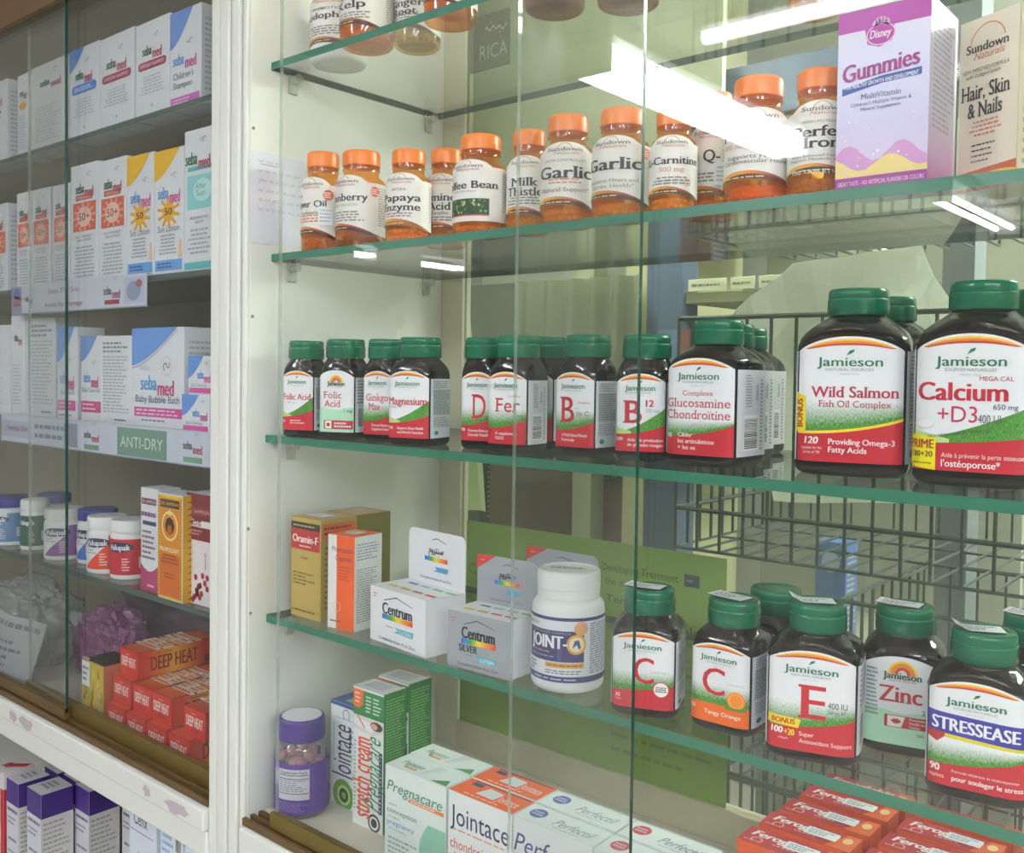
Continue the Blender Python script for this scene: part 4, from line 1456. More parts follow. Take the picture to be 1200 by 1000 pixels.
# ------------------------------------------------------------------ the setting
def slab(name, x0, y0, z0, x1, y1, z1, mat, kind='structure', parent=None, bevel=0.0):
    bm = bmesh.new()
    box(bm, x0, y0, z0, x1, y1, z1, 0, bevel)
    o = mesh_obj(name, bm, [mat], parent)
    if kind and parent is None: o['kind'] = kind
    return o

FLOOR_Z, CEIL_Z = -1.45, 1.06
slab('floor', -8, -9, FLOOR_Z - .05, 3, 3.2, FLOOR_Z, solid('#c4c0b6', rough=.5, noise_amt=.08, noise_scale=4))
slab('ceiling', -8, -9, CEIL_Z, 3, 3.2, CEIL_Z + .05, solid('#e9eae6', rough=.8, noise_amt=.03, noise_scale=3))
slab('wall_left', -8.1, -9, FLOOR_Z, -8, 3.2, CEIL_Z, solid('#d4d4cc', rough=.8, noise_amt=.05))
slab('wall_right', 3, -9, FLOOR_Z, 3.1, 3.2, CEIL_Z, solid('#d4d4cc', rough=.8, noise_amt=.05))
slab('wall_front', -8, -9.1, FLOOR_Z, 3, -9, CEIL_Z, solid('#c0c2bc', rough=.8, noise_amt=.12))
slab('wall_back', -8, 3.1, FLOOR_Z, 3, 3.2, CEIL_Z, solid('#b9bab0', rough=.8, noise_amt=.06))

# ceiling lights over the shop
TUBE = emit_mat('fluorescent_tube', (0.95, 0.96, 1.02, 1), 42.0)
DIFF = emit_mat('light_diffuser', (0.95, 0.96, 1.02, 1), 26.0)
SLIM = emit_mat('slim_tube', (0.95, 0.96, 1.02, 1), 13.0)
STOCK_FILL = emit_mat('stock_fill', (0.95, 1.0, .97, 1), 150.0)  # emitter of the fill lamps added to brighten the stock area
def ceiling_light(x, y0, y1, label, group, wide=False, tube=None, rot=0, hw=.066):
    t = thing('ceiling_light', label, 'ceiling light', (x, (y0 + y1) / 2, CEIL_Z), rot, group)
    L = (y1 - y0) / 2
    if hw < .05:
        bm = bmesh.new()
        box(bm, -.03, -L, -.12, .03, L, 0, 0, .004)
        mesh_obj('housing', bm, [solid('#d9dbd8', rough=.5)], t)
        bm = bmesh.new()
        rod(bm, (0, -L + .02, -.142), (0, L - .02, -.142), .019, 18)
        mesh_obj('tube', bm, [SLIM], t, 60)
        return t
    bm = bmesh.new()
    box(bm, -.09, -L, -.05, .09, L, 0, 0, .004)
    box(bm, -.09, -L, -.16, .09, -L + .03, -.05, 0, .004)
    box(bm, -.09, L - .03, -.16, .09, L, -.05, 0, .004)
    mesh_obj('housing', bm, [solid('#d9dbd8', rough=.5)], t)
    if wide:
        bm = bmesh.new()
        box(bm, -hw, -L + .03, -.15, hw, L - .03, -.055, 0, .012)
        mesh_obj('diffuser', bm, [DIFF], t, 40)
        return t
    for s in (-1, 1):
        bm = bmesh.new()
        rod(bm, (s * .045, -L + .03, -.12), (s * .045, L - .03, -.12), .016, 16)
        mesh_obj('tube', bm, [tube or TUBE], t, 60)
    return t
ceiling_light(-1.74, -2.30, -.85, 'wide covered ceiling light whose broad glare crosses the orange capped bottles', 'ceiling lights', True)
ceiling_light(-.86, -1.29, -.33, 'slim single tube ceiling light mirrored as a bar above the lilac carton', 'ceiling lights', True, None, 90, .030)
ceiling_light(-1.56, -5.05, -3.60, 'twin tube ceiling light mirrored as two thin bars above the calcium bottle', 'ceiling lights')
ceiling_light(-6.02, -3.80, -3.50, 'far ceiling light mirrored as a short dash under the upper glass shelf', 'ceiling lights')
ceiling_light(-6.08, -4.92, -4.30, 'farthest ceiling light mirrored as a dash under the upper glass shelf', 'ceiling lights')
ceiling_light(.55, -2.2, -.75, 'added twin tube fill light over the aisle, out of view', 'ceiling lights')  # unseen lamp, fill for the inner cabinet wall
# unseen fill lamps added to brighten the cabinet wall and the stock area
ceiling_light(1.35, -1.9, -.45, 'added twin tube fill light over the next aisle, out of view', 'ceiling lights')
ceiling_light(2.3, -1.2, .25, 'added twin tube fill light by the far end of the vitamin cabinet, out of view', 'ceiling lights')
ceiling_light(.35, 1.75, 2.85, 'added unseen fill light over the stock area behind the vitamin cabinet', 'ceiling lights', False, STOCK_FILL)
ceiling_light(-1.45, 1.60, 1.96, 'added short fill light brightening the corner of the stock area', 'ceiling lights', False, STOCK_FILL)

# ------------------------------------------------------------------ cabinets
XW = -1.098          # inner wall of the vitamin cabinet
GY, GY2 = 0.757, 0.770
cab = thing('display_cabinet', 'cream painted display cabinet of vitamin bottles with glass shelves and clear back', 'cabinet', (-.2, .95, FLOOR_Z))
inv = Vector((.2, -.95, -FLOOR_Z))
def cpart(name, x0, y0, z0, x1, y1, z1, mat, root, bevel=.0015):
    bm = bmesh.new(); box(bm, x0, y0, z0, x1, y1, z1, 0, bevel)
    o = mesh_obj(name, bm, [mat], root)
    o.location = -root.location
    return o
# partition post with a beaded front
bm = bmesh.new()
box(bm, -1.181, .752, FLOOR_Z, XW, 1.14, CEIL_Z - .01, 0, .002)
for x0, x1, yo in ((-1.181, -1.160, .7455), (-1.1575, -1.135, .7435), (-1.132, -1.112, .7445), (-1.1085, XW, .7465)):
    box(bm, x0, yo, FLOOR_Z, x1, .7535, CEIL_Z - .01, 0, .003)
o = mesh_obj('post', bm, [CREAM_WOOD], cab); o.location = -cab.location
XR = .72
cpart('side_panel', XR, .746, FLOOR_Z, XR + .05, 1.14, CEIL_Z - .01, CREAM_WOOD, cab)
cpart('bottom_board', XW, .780, -.632, XR, 1.14, -.606, solid('#cfccbc', rough=.6, noise_amt=.06, noise_scale=8), cab)
cpart('top_board', XW, .746, .93, XR, 1.14, .955, CREAM_WOOD, cab)
cpart('rear_stile', XW, 1.115, -.606, -1.050, 1.135, .93, solid('#cbc9b2', rough=.6), cab)
cpart('rear_rail', -1.050, 1.112, -.606, XR, 1.135, -.560, solid('#b9b498', rough=.6), cab)
cpart('rear_pane', -1.050, 1.120, -.560, XR, 1.125, .93, REARGLASS, cab, 0)
cpart('sill', XW, .738, -.665, XR, .780, -.616, CREAM_WOOD, cab, .004)
cpart('apron', XW, .742, -1.40, XR, .760, -.665, CREAM_WOOD, cab)
for yo in (.7475, .7605, .7735):
    cpart('track', XW, yo - .003, -.616, XR, yo + .003, -.606, BROWNRAIL, cab, .0008)
for zz in (.408, .151, -.0945, -.341):
    for yy in (.82, 1.08):
        bm = bmesh.new()
        rod(bm, (XW, yy, zz - .011), (XW + .016, yy, zz - .011), .006, 12)
        box(bm, XW, yy - .007, zz - .03, XW + .004, yy + .007, zz - .005, 0, .001)
        o = mesh_obj('shelf_pin', bm, [solid('#b9beb2', rough=.3)], cab, 40); o.location = -cab.location
# worn screw holes on the wall
for yy, zz in ((.757, .32), (.752, -.215), (.756, -.33), (.757, .07)):
    bm = bmesh.new()
    bmesh.ops.create_uvsphere(bm, u_segments=10, v_segments=6, radius=.0022, matrix=Matrix.Translation((XW + .0002, yy, zz)))
    o = mesh_obj('screw_mark', bm, [solid('#8a8274', rough=.7)], cab); o.location = -cab.location

cab2 = thing('display_cabinet', 'cream painted display cabinet of skin care cartons with a solid drab back', 'cabinet', (-1.9, .95, FLOOR_Z))
DRAB = solid('#8a8474', rough=.7, noise_amt=.10, noise_scale=7)
cpart('back_panel', -2.9, 1.12, FLOOR_Z, -1.181, 1.14, CEIL_Z - .01, DRAB, cab2)
cpart('side_panel', -2.95, .746, FLOOR_Z, -2.9, 1.14, CEIL_Z - .01, CREAM_WOOD, cab2)
cpart('bottom_board', -2.9, .780, -.648, -1.181, 1.12, -.622, solid('#b4b0a4', rough=.6, noise_amt=.06), cab2)
cpart('top_board', -2.9, .742, .93, -1.181, 1.12, .955, DRAB, cab2)
cpart('header', -2.9, .742, .612, -1.181, .752, .68, solid('#6f5438', rough=.5, noise_amt=.15, noise_scale=14), cab2)
cpart('sill', -2.9, .736, -.652, -1.181, .780, -.618, CREAM_WOOD, cab2, .004)
cpart('apron', -2.9, .742, -.690, -1.181, .760, -.652, CREAM_WOOD, cab2, .003)
for yo in (.7475, .7635, .7765):
    cpart('track', -2.9, yo - .003, -.618, -1.181, yo + .003, -.608, BROWNRAIL, cab2, .0008)
for xx in (-1.42, -1.78):
    cpart('back_batten', xx, 1.108, -.62, xx + .05, 1.12, .9, solid('#8f8876', rough=.7, noise_amt=.1), cab2)
cpart('lower_floor', -2.9, .760, -1.06, -1.181, 1.12, -1.03, CREAM_WOOD, cab2)
# flaked paint along the sill
rng = random.Random(8)
for cx, cw in ((-1.80, .022), (-1.745, .032), (-1.245, .036), (-1.33, .012)):
    bm = bmesh.new()
    n = 14
    p = [(cx + cw * math.cos(2 * PI * i / n) * rng.uniform(.6, 1.1), .7355, -.636 + .012 * math.sin(2 * PI * i / n) * rng.uniform(.5, 1.1)) for i in range(n)]
    bm.faces.new([bm.verts.new(q) for q in p][::-1])
    bmesh.ops.recalc_face_normals(bm, faces=bm.faces[:])
    o = mesh_obj('paint_chip', bm, [solid('#b9aeb4', rough=.8)], cab2); o.location = -cab2.location

# sliding glass doors
def door(label, x0, x1, y, zr0, zr1, ztop, railmat, edge=GLASSEDGE_DARK, group='sliding glass doors'):
    t = thing('sliding_glass_door', label, 'glass door', ((x0 + x1) / 2, y, zr0), 0, group)
    cx = (x0 + x1) / 2
    bm = bmesh.new()
    h = .0027
    box(bm, x0 - cx, -h, (zr1 - zr0) * .6, x1 - cx, h, ztop - zr0, 0, 0)
    bm.faces.ensure_lookup_table()
    for f in bm.faces:
        if abs(f.normal.y) < .5 or True:
            f.normal_update()
        if abs(f.normal.x) > .5 or abs(f.normal.z) > .5:
            f.material_index = 2 if f.normal.x < -.5 else 1
    mesh_obj('pane', bm, [GLASS, edge, GLASSEND], t)
    bm = bmesh.new()
    box(bm, x0 - cx - .008, -.0058, 0, x1 - cx, .0058, zr1 - zr0, 0, .001)
    mesh_obj('bottom_rail', bm, [railmat], t)
    return t
door('front sliding glass door of the vitamin cabinet, ending beside the bottle of B12', -1.037, -.4868, GY, -.6055, -.584, .925, BRASS)
door('rear sliding glass door of the vitamin cabinet, covering the calcium and zinc bottles', -.648, .70, GY2, -.6055, -.586, .925, BRASS)
door('front sliding glass door of the skin care cabinet, ending at the thick dark edge', -2.85, -1.634, GY, -.6075, -.588, .925, BROWNRAIL)
door('rear sliding glass door of the skin care cabinet, running up to the cream post', -1.8075, -1.186, GY2, -.6075, -.580, .925, BRASS)

# glass shelves
def shelf(label, x0, x1, y0, y1, ztop, th, edge=GLASSEDGE, group=None):
    bm = bmesh.new()
    box(bm, x0, y0, ztop - th, x1, y1, ztop, 0, 0)
    for f in bm.faces:
        f.normal_update()
        if abs(f.normal.z) < .5:
            f.material_index = 2 if f.normal.y > .5 else 1
    o = mesh_obj('glass_shelf', bm, [SHELFGLASS, edge, GLASSEDGE_DARK])
    return tag(o, label, 'shelf', group)
shelf('topmost glass shelf of the vitamin cabinet, seen from below, amber bottles on it', XW, XR - .002, .785, 1.105, .413, .010, group='vitamin cabinet shelves')
shelf('glass shelf under the row of orange capped bottles and the lilac gummies carton', XW, XR - .002, .787, 1.10, .156, .010, group='vitamin cabinet shelves')
shelf('glass shelf under the middle row of green capped bottles', XW, XR - .002, .779, 1.10, -.0895, .010, group='vitamin cabinet shelves')
shelf('glass shelf holding the gold carton, white jar and zinc bottle', XW, XR - .002, .782, 1.10, -.336, .010, group='vitamin cabinet shelves')
DE = solid('#4c5f58', rough=.3)
shelf('glass shelf under the shampoo cartons', -2.9, -1.183, .787, 1.10, .398, .008, DE, 'skin care cabinet shelves')
shelf('glass shelf under the sun lotion cartons', -2.9, -1.183, .787, 1.10, .145, .008, DE, 'skin care cabinet shelves')
shelf('glass shelf under the baby bubble bath carton', -2.9, -1.183, .787, 1.10, -.096, .008, DE, 'skin care cabinet shelves')
shelf('glass shelf under the round vitamin tubs', -2.9, -1.183, .785, 1.10, -.359, .009, DE, 'skin care cabinet shelves')

# ------------------------------------------------------------------ bottles
POS = {
 'acidophilus': (-1.0383, 0.8516, 0.413, 20.0, 0.0767, 0.118),
 'kelp': (-0.9524, 0.8269, 0.413, 6.0, 0.069, 0.118),
 'ginger': (-0.9035, 0.8691, 0.413, 8.0, 0.0592, 0.11),
 'amberA': (-0.8085, 0.8321, 0.413, -20.0, 0.063, 0.118),
 'amberB': (-0.6863, 0.8765, 0.413, 0.0, 0.0683, 0.118),
 'amberC': (-0.612, 0.9153, 0.413, 0.0, 0.0691, 0.118),
 'amberD': (-0.4588, 1.0684, 0.413, 0.0, 0.0585, 0.118),
 'oil': (-1.0339, 0.823, 0.156, 12.0, 0.0573, 0.1331),
 'cranberry': (-0.961, 0.827, 0.156, 4.0, 0.0654, 0.1254),
 'papaya': (-0.8684, 0.823, 0.156, 22.0, 0.0557, 0.1135),
 'amino': (-0.8546, 0.875, 0.156, 24.0, 0.0518, 0.1222),
 'bean': (-0.7528, 0.827, 0.156, 8.0, 0.0632, 0.1149),
 'thistle': (-0.6934, 0.843, 0.156, 26.0, 0.0492, 0.115),
 'garlicA': (-0.6266, 0.827, 0.156, 30.0, 0.0577, 0.117),
 'garlicB': (-0.5577, 0.827, 0.156, 12.0, 0.0596, 0.1126),
 'carnitine': (-0.494, 0.823, 0.156, 26.0, 0.046, 0.1006),
 'qten': (-0.4765, 0.87, 0.156, 16.0, 0.0472, 0.1247),
 'folicS': (-0.4072, 0.827, 0.156, 24.0, 0.06, 0.1159),
 'iron': (-0.3484, 0.827, 0.156, 28.0, 0.0535, 0.1123),
 'folicA': (-1.0451, 0.8061, -0.0895, 22.4, 0.0495, 0.1276),
 'folicB': (-0.9786, 0.8183, -0.0895, 22.1, 0.0543, 0.1295),
 'ginkgo': (-0.9092, 0.8272, -0.0895, 17.7, 0.0468, 0.129),
 'magnesium': (-0.8397, 0.8184, -0.0895, 15.7, 0.0606, 0.13),
 'vitD': (-0.7571, 0.8431, -0.0895, 19.9, 0.0449, 0.1298),
 'fer': (-0.6974, 0.8346, -0.0895, 8.9, 0.0547, 0.1307),
 'ferBehind': (-0.712, 0.905, -0.0895, 5.5, 0.0472, 0.1319),
 'vitBC': (-0.6198, 0.86, -0.0895, 1.8, 0.0551, 0.1315),
 'vitB12': (-0.5469, 0.8652, -0.0895, 19.3, 0.0564, 0.1306),
 'gluco': (-0.4675, 0.8715, -0.0895, 1.2, 0.0802, 0.1443),
 'salmon': (-0.3361, 0.897, -0.0895, 13.5, 0.1, 0.1711),
 'calcium': (-0.2258, 0.8906, -0.0895, 4.2, 0.0959, 0.1723),
 'vitC': (-0.5132, 0.8256, -0.336, 20.9, 0.0676, 0.1222),
 'vitCo': (-0.427, 0.8403, -0.336, 1.9, 0.0653, 0.1227),
 'vitE': (-0.3433, 0.8363, -0.336, 16.3, 0.0805, 0.1338),
 'zinc': (-0.2875, 0.902, -0.336, 13.8, 0.069, 0.1285),
 'stress': (-0.2071, 0.8488, -0.336, 6.7, 0.0782, 0.1307),
 'jointq': (-0.6175, 0.8285, -0.336, 28.0, 0.0787, 0.1264),
 'gummyjar': (-1.059, 0.8133, -0.606, 0.0, 0.0729, 0.1325),
 'jarBlue': (-2.0287, 0.8231, -0.359, 30.0, 0.0866, 0.0945),
 'jarGreen': (-1.933, 0.8334, -0.359, 34.0, 0.0556, 0.0971),
 'jarPurple': (-1.8022, 0.8303, -0.359, 44.0, 0.0723, 0.0942),
 'jarBlueB': (-1.721, 0.855, -0.359, 20.0, 0.0726, 0.0983),
 'jarRed': (-1.6313, 0.8282, -0.359, 32.0, 0.0709, 0.0978),
 'jarCrimson': (-1.5575, 0.831, -0.359, 30.0, 0.0675, 0.0994),
 'glucoBehind': (-0.4962, 0.9539, -0.0895, 1.2, 0.0802, 0.1443),
 'glucoThird': (-0.521, 1.0364, -0.0895, 1.2, 0.0802, 0.1443),
 'salmonBehind': (-0.3453, 1.0038, -0.0895, 13.5, 0.1, 0.1711),
 'calciumBehind': (-0.1983, 0.9936, -0.0895, 4.2, 0.0959, 0.1723),
 'vitCoBehind': (-0.4173, 0.9092, -0.336, 1.9, 0.0653, 0.1227),
 'stressBehind': (-0.1866, 0.9315, -0.336, 6.7, 0.0782, 0.1307),
}
GB = 'supplement bottles with green caps'
LAB = {
 'folicA': 'small black bottle of folic acid nearest the wall end of the middle shelf',
 'folicB': 'small black bottle of folic acid with an old style pale green label and sun logo',
 'ginkgo': 'small black bottle of ginkgo half hidden by the magnesium bottle',
 'magnesium': 'small black bottle labelled magnesium with green cap',
 'vitD': 'small black bottle with a tall red letter D on its label',
 'fer': 'small black bottle with red word Fer on the front and a barcode side',
 'ferBehind': 'small black bottle behind the iron bottle, only its barcode side showing',
 'vitBC': 'small black bottle with a tall red letter B and grey text panel',
 'vitB12': 'small black bottle with a bold red B12 on its label',
 'gluco': 'large black bottle of glucosamine chondroitine, front of its file',
 'glucoBehind': 'large black bottle directly behind the front glucosamine bottle',
 'glucoThird': 'large black bottle at the back of the glucosamine file',
 'salmon': 'large black bottle of wild salmon fish oil with a yellow BONUS tab',
 'salmonBehind': 'large black bottle hiding behind the wild salmon oil bottle',
 'calcium': 'large black bottle of calcium and D3 with a yellow tab',
 'calciumBehind': 'large black bottle hiding behind the calcium bottle',
 'vitC': 'black bottle with a red letter C and white round badge, beside the white jar',
 'vitCo': 'black bottle with letter C, orange fruit and orange tangy band',
 'vitCoBehind': 'black bottle behind the tangy orange vitamin C, only cap and shoulder showing',
 'vitE': 'black bottle with a big red letter E and a yellow BONUS strip',
 'zinc': 'black bottle of zinc with pale green label and maple leaf flag',
 'stress': 'black bottle with a blue stress relief band on its label',
 'stressBehind': 'black bottle behind the stress relief bottle at the picture edge',
}
OB = {
 'oil': 'amber bottle of liver oil softgels with a white price sticker',
 'cranberry': 'amber bottle of cranberry tablets with dark red pills',
 'papaya': 'amber bottle of papaya enzyme',
 'amino': 'slim amber bottle of amino acid tucked behind the coffee bean bottle',
 'bean': 'amber bottle of coffee bean with a dark picture of green beans',
 'thistle': 'amber bottle of milk thistle standing behind the door edge',
 'garlicA': 'amber bottle of odor controlled garlic beside the milk thistle bottle',
 'garlicB': 'amber bottle of garlic with a pink seal, beside the thick glass edge',
 'carnitine': 'amber bottle of L-carnitine just past the thick glass edge',
 'qten': 'slim amber bottle of Q-10 set back between carnitine and folic acid',
 'folicS': 'wide amber bottle of folic acid with bright orange tablets',
 'iron': 'amber bottle of perfect iron beside the lilac carton',
 'acidophilus': 'white bottle of acidophilus standing on the topmost shelf',
 'kelp': 'amber bottle of sea kelp on the topmost shelf',
 'ginger': 'yellowish bottle of ginger root on the topmost shelf',
 'amberA': 'amber bottle after the ginger root on the topmost shelf',
 'amberB': 'dark based amber bottle on the topmost shelf, just past the thin door edge',
 'amberC': 'reddish based amber bottle on the topmost shelf at the thick door edge',
 'amberD': 'amber bottle at the rear of the topmost shelf above the lilac carton',
}
BOT = {}
for k, lab in LAB.items():
    x, y, z, rot, w, h = POS[k]
    BOT[k] = jam_bottle(k, 'supplement_bottle', lab, GB, x, y, z, rot, w, h)
for k in ('vitC', 'vitCo', 'vitE', 'zinc', 'stress', 'stressBehind'):
    x, y, z, rot, w, h = POS[k]
    cap_sticker(BOT[k], .0255, h, hang=.5 if k in ('vitE', 'stress') else .1, rot={'vitE': 15, 'stress': 20}.get(k, -10))
for k, lab in OB.items():
    x, y, z, rot, w, h = POS[k]
    BOT[k] = sun_bottle(k, 'supplement_bottle', lab, 'supplement bottles with orange caps' if z < .3 else 'bottles on the topmost shelf', x, y, z, rot, w, h)
bottle_sticker(BOT['oil'], POS['oil'][4] / 2, 0, .014, .034, .018, .024)
bottle_sticker(BOT['qten'], POS['qten'][4] / 2, 0, .006, .03, .02, .022)

# white joint jar
x, y, z, rot, w, h = POS['jointq']
t = thing('pill_jar', 'large white jar with navy joint formula label and screw lid', 'jar', (x, y, z), rot)
r = w / 2
lathe_obj('body', [(0, .86), (.01, .93), (.035, .985), (.06, 1), (.60, 1), (.615, 1), (.66, 1.0), (.70, .985), (.735, .92), (.75, .84), (.76, .82), (.86, .82)], r, h, WHITEPL, t)
wrap_label('label', t, r, [jar_art(r, h * .09, h * .55)])
lathe_obj('lid', [(.765, .84), (.77, .855), (.835, .86), (.84, .845), (.85, .845), (.855, .865), (.955, .865), (.985, .85), (.998, .80), (1.0, .70), (.992, .68)], r, h, WHITEPL, t, ang=35)
a = Art(r, r * .28, -r * .5, -r * .1); a.lines(0, 0, 1, 1, 2, '#5a5c62', layer=2)
bm = bmesh.new(); mats = []
add_art(bm, mats, [a], lambda u, v, l: (u, v, h * .9925 + l))
mesh_obj('lid_print', bm, mats, t)

# clear gummy jar with purple cap
x, y, z, rot, w, h = POS['gummyjar']
t = thing('gummy_jar', 'clear jar with purple label and white topped purple cap in the bottom corner', 'jar', (x, y, z), rot)
r = w / 2
lathe_obj('body', [(0, .86), (.015, .94), (.04, .985), (.06, 1), (.62, 1), (.67, .985), (.72, .93), (.755, .86), (.765, .83), (.82, .83)], r, h, CLEARJAR, t)
a = Art(2 * PI * r * .96, h * .52, -PI * r * .96, h * .06)
PU = '#5a3f94'
a.rect(0, 0, 1, 1, PU, 1)
a.rect(.50, .30, .70, .90, '#c9c9d4', 3)
a.text('Supplement Facts', .60, .845, .05, '#303038', wu=.17, bold=.03, layer=5)
for v in (.78, .71, .42):
    a.rect(.505, v, .695, v + .015, '#303038', 5)
a.lines(.51, .46, .69, .70, 6, '#7a7a86', layer=5)
a.rect(.455, .56, .497, .86, '#e4e4ee', 4)
a.lines(.46, .58, .492, .84, 4, '#b07a9a', layer=6)
a.lines(.50, .06, .70, .26, 5, '#8a74b4', layer=4)
a.ell(.41, .35, .03, .12, '#4a5a54', 4)
wrap_label('label', t, r, [a])
n = 80
bm = bmesh.new()
rc = r * .87
loft(bm, [[((rc * s - (rc * .012 if i % 2 and rb else 0)) * math.cos(2 * PI * i / n), (rc * s - (rc * .012 if i % 2 and rb else 0)) * math.sin(2 * PI * i / n), h * f) for i in range(n)] for f, s, rb in ((.775, .97, 0), (.78, 1, 1), (.955, 1, 1), (.985, .975, 0), (.998, .93, 0), (1.0, .86, 0), (.997, .84, 0))])
cp = mesh_obj('cap', bm, [solid('#4a3a84', rough=.35)], t, 45)
bm = bmesh.new(); loft(bm, [circle(rc * .85, h * .995, 40), circle(rc * .85, h * 1.001, 40)])
mesh_obj('cap_seal', bm, [solid('#d4d6dc', rough=.4)], cp)
bm = bmesh.new()
rng = random.Random(6)
for i in range(46):
    an, rr, zz = rng.uniform(0, 2 * PI), r * .74 * math.sqrt(rng.random()), .012 + h * .55 * rng.random()
    bmesh.ops.create_icosphere(bm, subdivisions=2, radius=.008, matrix=Matrix.Translation((rr * math.cos(an), rr * math.sin(an), zz)))
o = mesh_obj('gummies', bm, [solid('#a8707c', rough=.4)], t, 80); o['kind'] = 'stuff'

# round tubs of the other cabinet
TUBS = {
 'jarBlue': ('white vitamin tub with a blue cap at the picture edge', '#39418e', '#5f8ab8', False),
 'jarGreen': ('dark green vitamin tub with a white cap', '#dfe3e0', '#1f5f4c', True),
 'jarPurple': ('purple vitamin tub with a white cap, beside the thick door edge', '#dcdcda', '#8a5a9c', False),
 'jarBlueB': ('white vitamin tub with a blue cap, behind the red triangle tub', '#3a4a94', '#3f6fc0', False),
 'jarRed': ('white vitamin tub with a bright red triangle', '#e6e8ea', '#d8402c', False),
 'jarCrimson': ('crimson vitamin tub with a white cap, beside the tall cartons', '#e6e8ea', '#c0283c', True),
}
for k, (lab, cc, mc, full) in TUBS.items():
    x, y, z, rot, w, h = POS[k]
    vitamin_tub(lab, 'vitamin tubs', x, y, z, rot, w, h, cc, mc, full=full)
vitamin_tub('white vitamin tub with a green triangle, behind the dark green tub', 'vitamin tubs', -2.01, .905, -.359, 30, .068, .096, '#39418e', '#2f7a4c')

# ------------------------------------------------------------------ cartons of the skin care cabinet
SH, SP, BA = 'shampoo cartons', 'sunscreen cartons', 'baby care cartons'
W0 = '#dfe3e8'
LBOX = [
 ('shA', 'white shampoo carton with a dark red oval at the picture edge', SH, plain_front('#7a2c3c'), .05),
 ('shB', 'white shampoo carton with a yellow oval', SH, plain_front('#e0a83c'), .05),
 ('shC', 'plain white skin care carton just behind the overlapping glass', SH, plain_front(None), .05),
 ('shBlue', 'white shampoo carton with a blue band and blue corner', SH, sh_front('#4f86d8', '', True), .05),
 ('shPlumA', 'white shampoo carton with a plum band, beside the blue banded one', SH, sh_front('#a8345c', 'EVERYDAY SHAMPOO'), .05),
 ('shPlumB', "white shampoo carton with a plum band, beside the children's shampoo", SH, sh_front('#a8345c', 'EVERYDAY SHAMPOO'), .05),
 ('shKids', "white children's shampoo carton with a blue corner and pink strip", SH, kids_front, .05),
 ('spfA', 'white sunscreen carton cut by the picture edge', SP, spf_front, .05),
 ('spfB', 'white sunscreen carton with a red square at the end of the banner', SP, spf_front, .05),
 ('spfC', 'white sunscreen carton seen through the doubled glass', SP, spf_front, .05),
 ('spfD', 'white sunscreen carton touching the thick door edge', SP, spf_front, .05),
 ('spfE', 'tall white sunscreen carton with a red 50 square, just past the thick door edge', SP, spf_front, .05),
 ('spfF', 'tall white sunscreen carton with a red 50 square, beside the yellow cornered sun lotion', SP, spf_front, .05),
 ('sunA', 'white sun lotion carton with a yellow corner, beside the red 50 carton', SP, sun_lotion, .05),
 ('sunB', 'white sun lotion carton with a yellow corner, beside the turquoise carton', SP, sun_lotion, .05),
 ('after', 'white after sun carton with turquoise square against the post', SP, after_front, .05),
 ('wA', 'white baby care carton at the picture edge on the banner shelf', BA, plain_front(None, False), .05),
 ('wB', 'tall white skin care carton with small two tone mark', BA, plain_front(None), .05),
 ('wC', 'white carton of small print behind the doubled glass', BA, text_front, .05),
 ('wD', 'white baby care carton with pink strip behind the thick door edge', BA, baby_front, .05),
 ('oilbox', 'slim baby oil carton with blue corner and pink strip', BA, oil_front, .06),
 ('textbox', 'white carton showing its small print side, beside the bubble bath', BA, text_front, .05),
 ('bubble', 'large baby bubble bath carton with a sweeping blue corner', BA, bubble_front, .07),
 ('smallA', 'small baby cleansing carton on the bottom of a pair, against the post', BA, small_baby, .05),
 ('smallB', 'small baby carton resting on another small carton', BA, small_baby, .045),
 ('tallbox', 'tall white carton with plum top and pink wave foot', 'herbal cartons', box_thanks, .04),
 ('propo', 'yellow and orange propolis carton with zigzag border', 'herbal cartons', propo_front, .045),
 ('cisto', 'dark red and white carton printed with red berries', 'herbal cartons', cisto_front, .05),
]
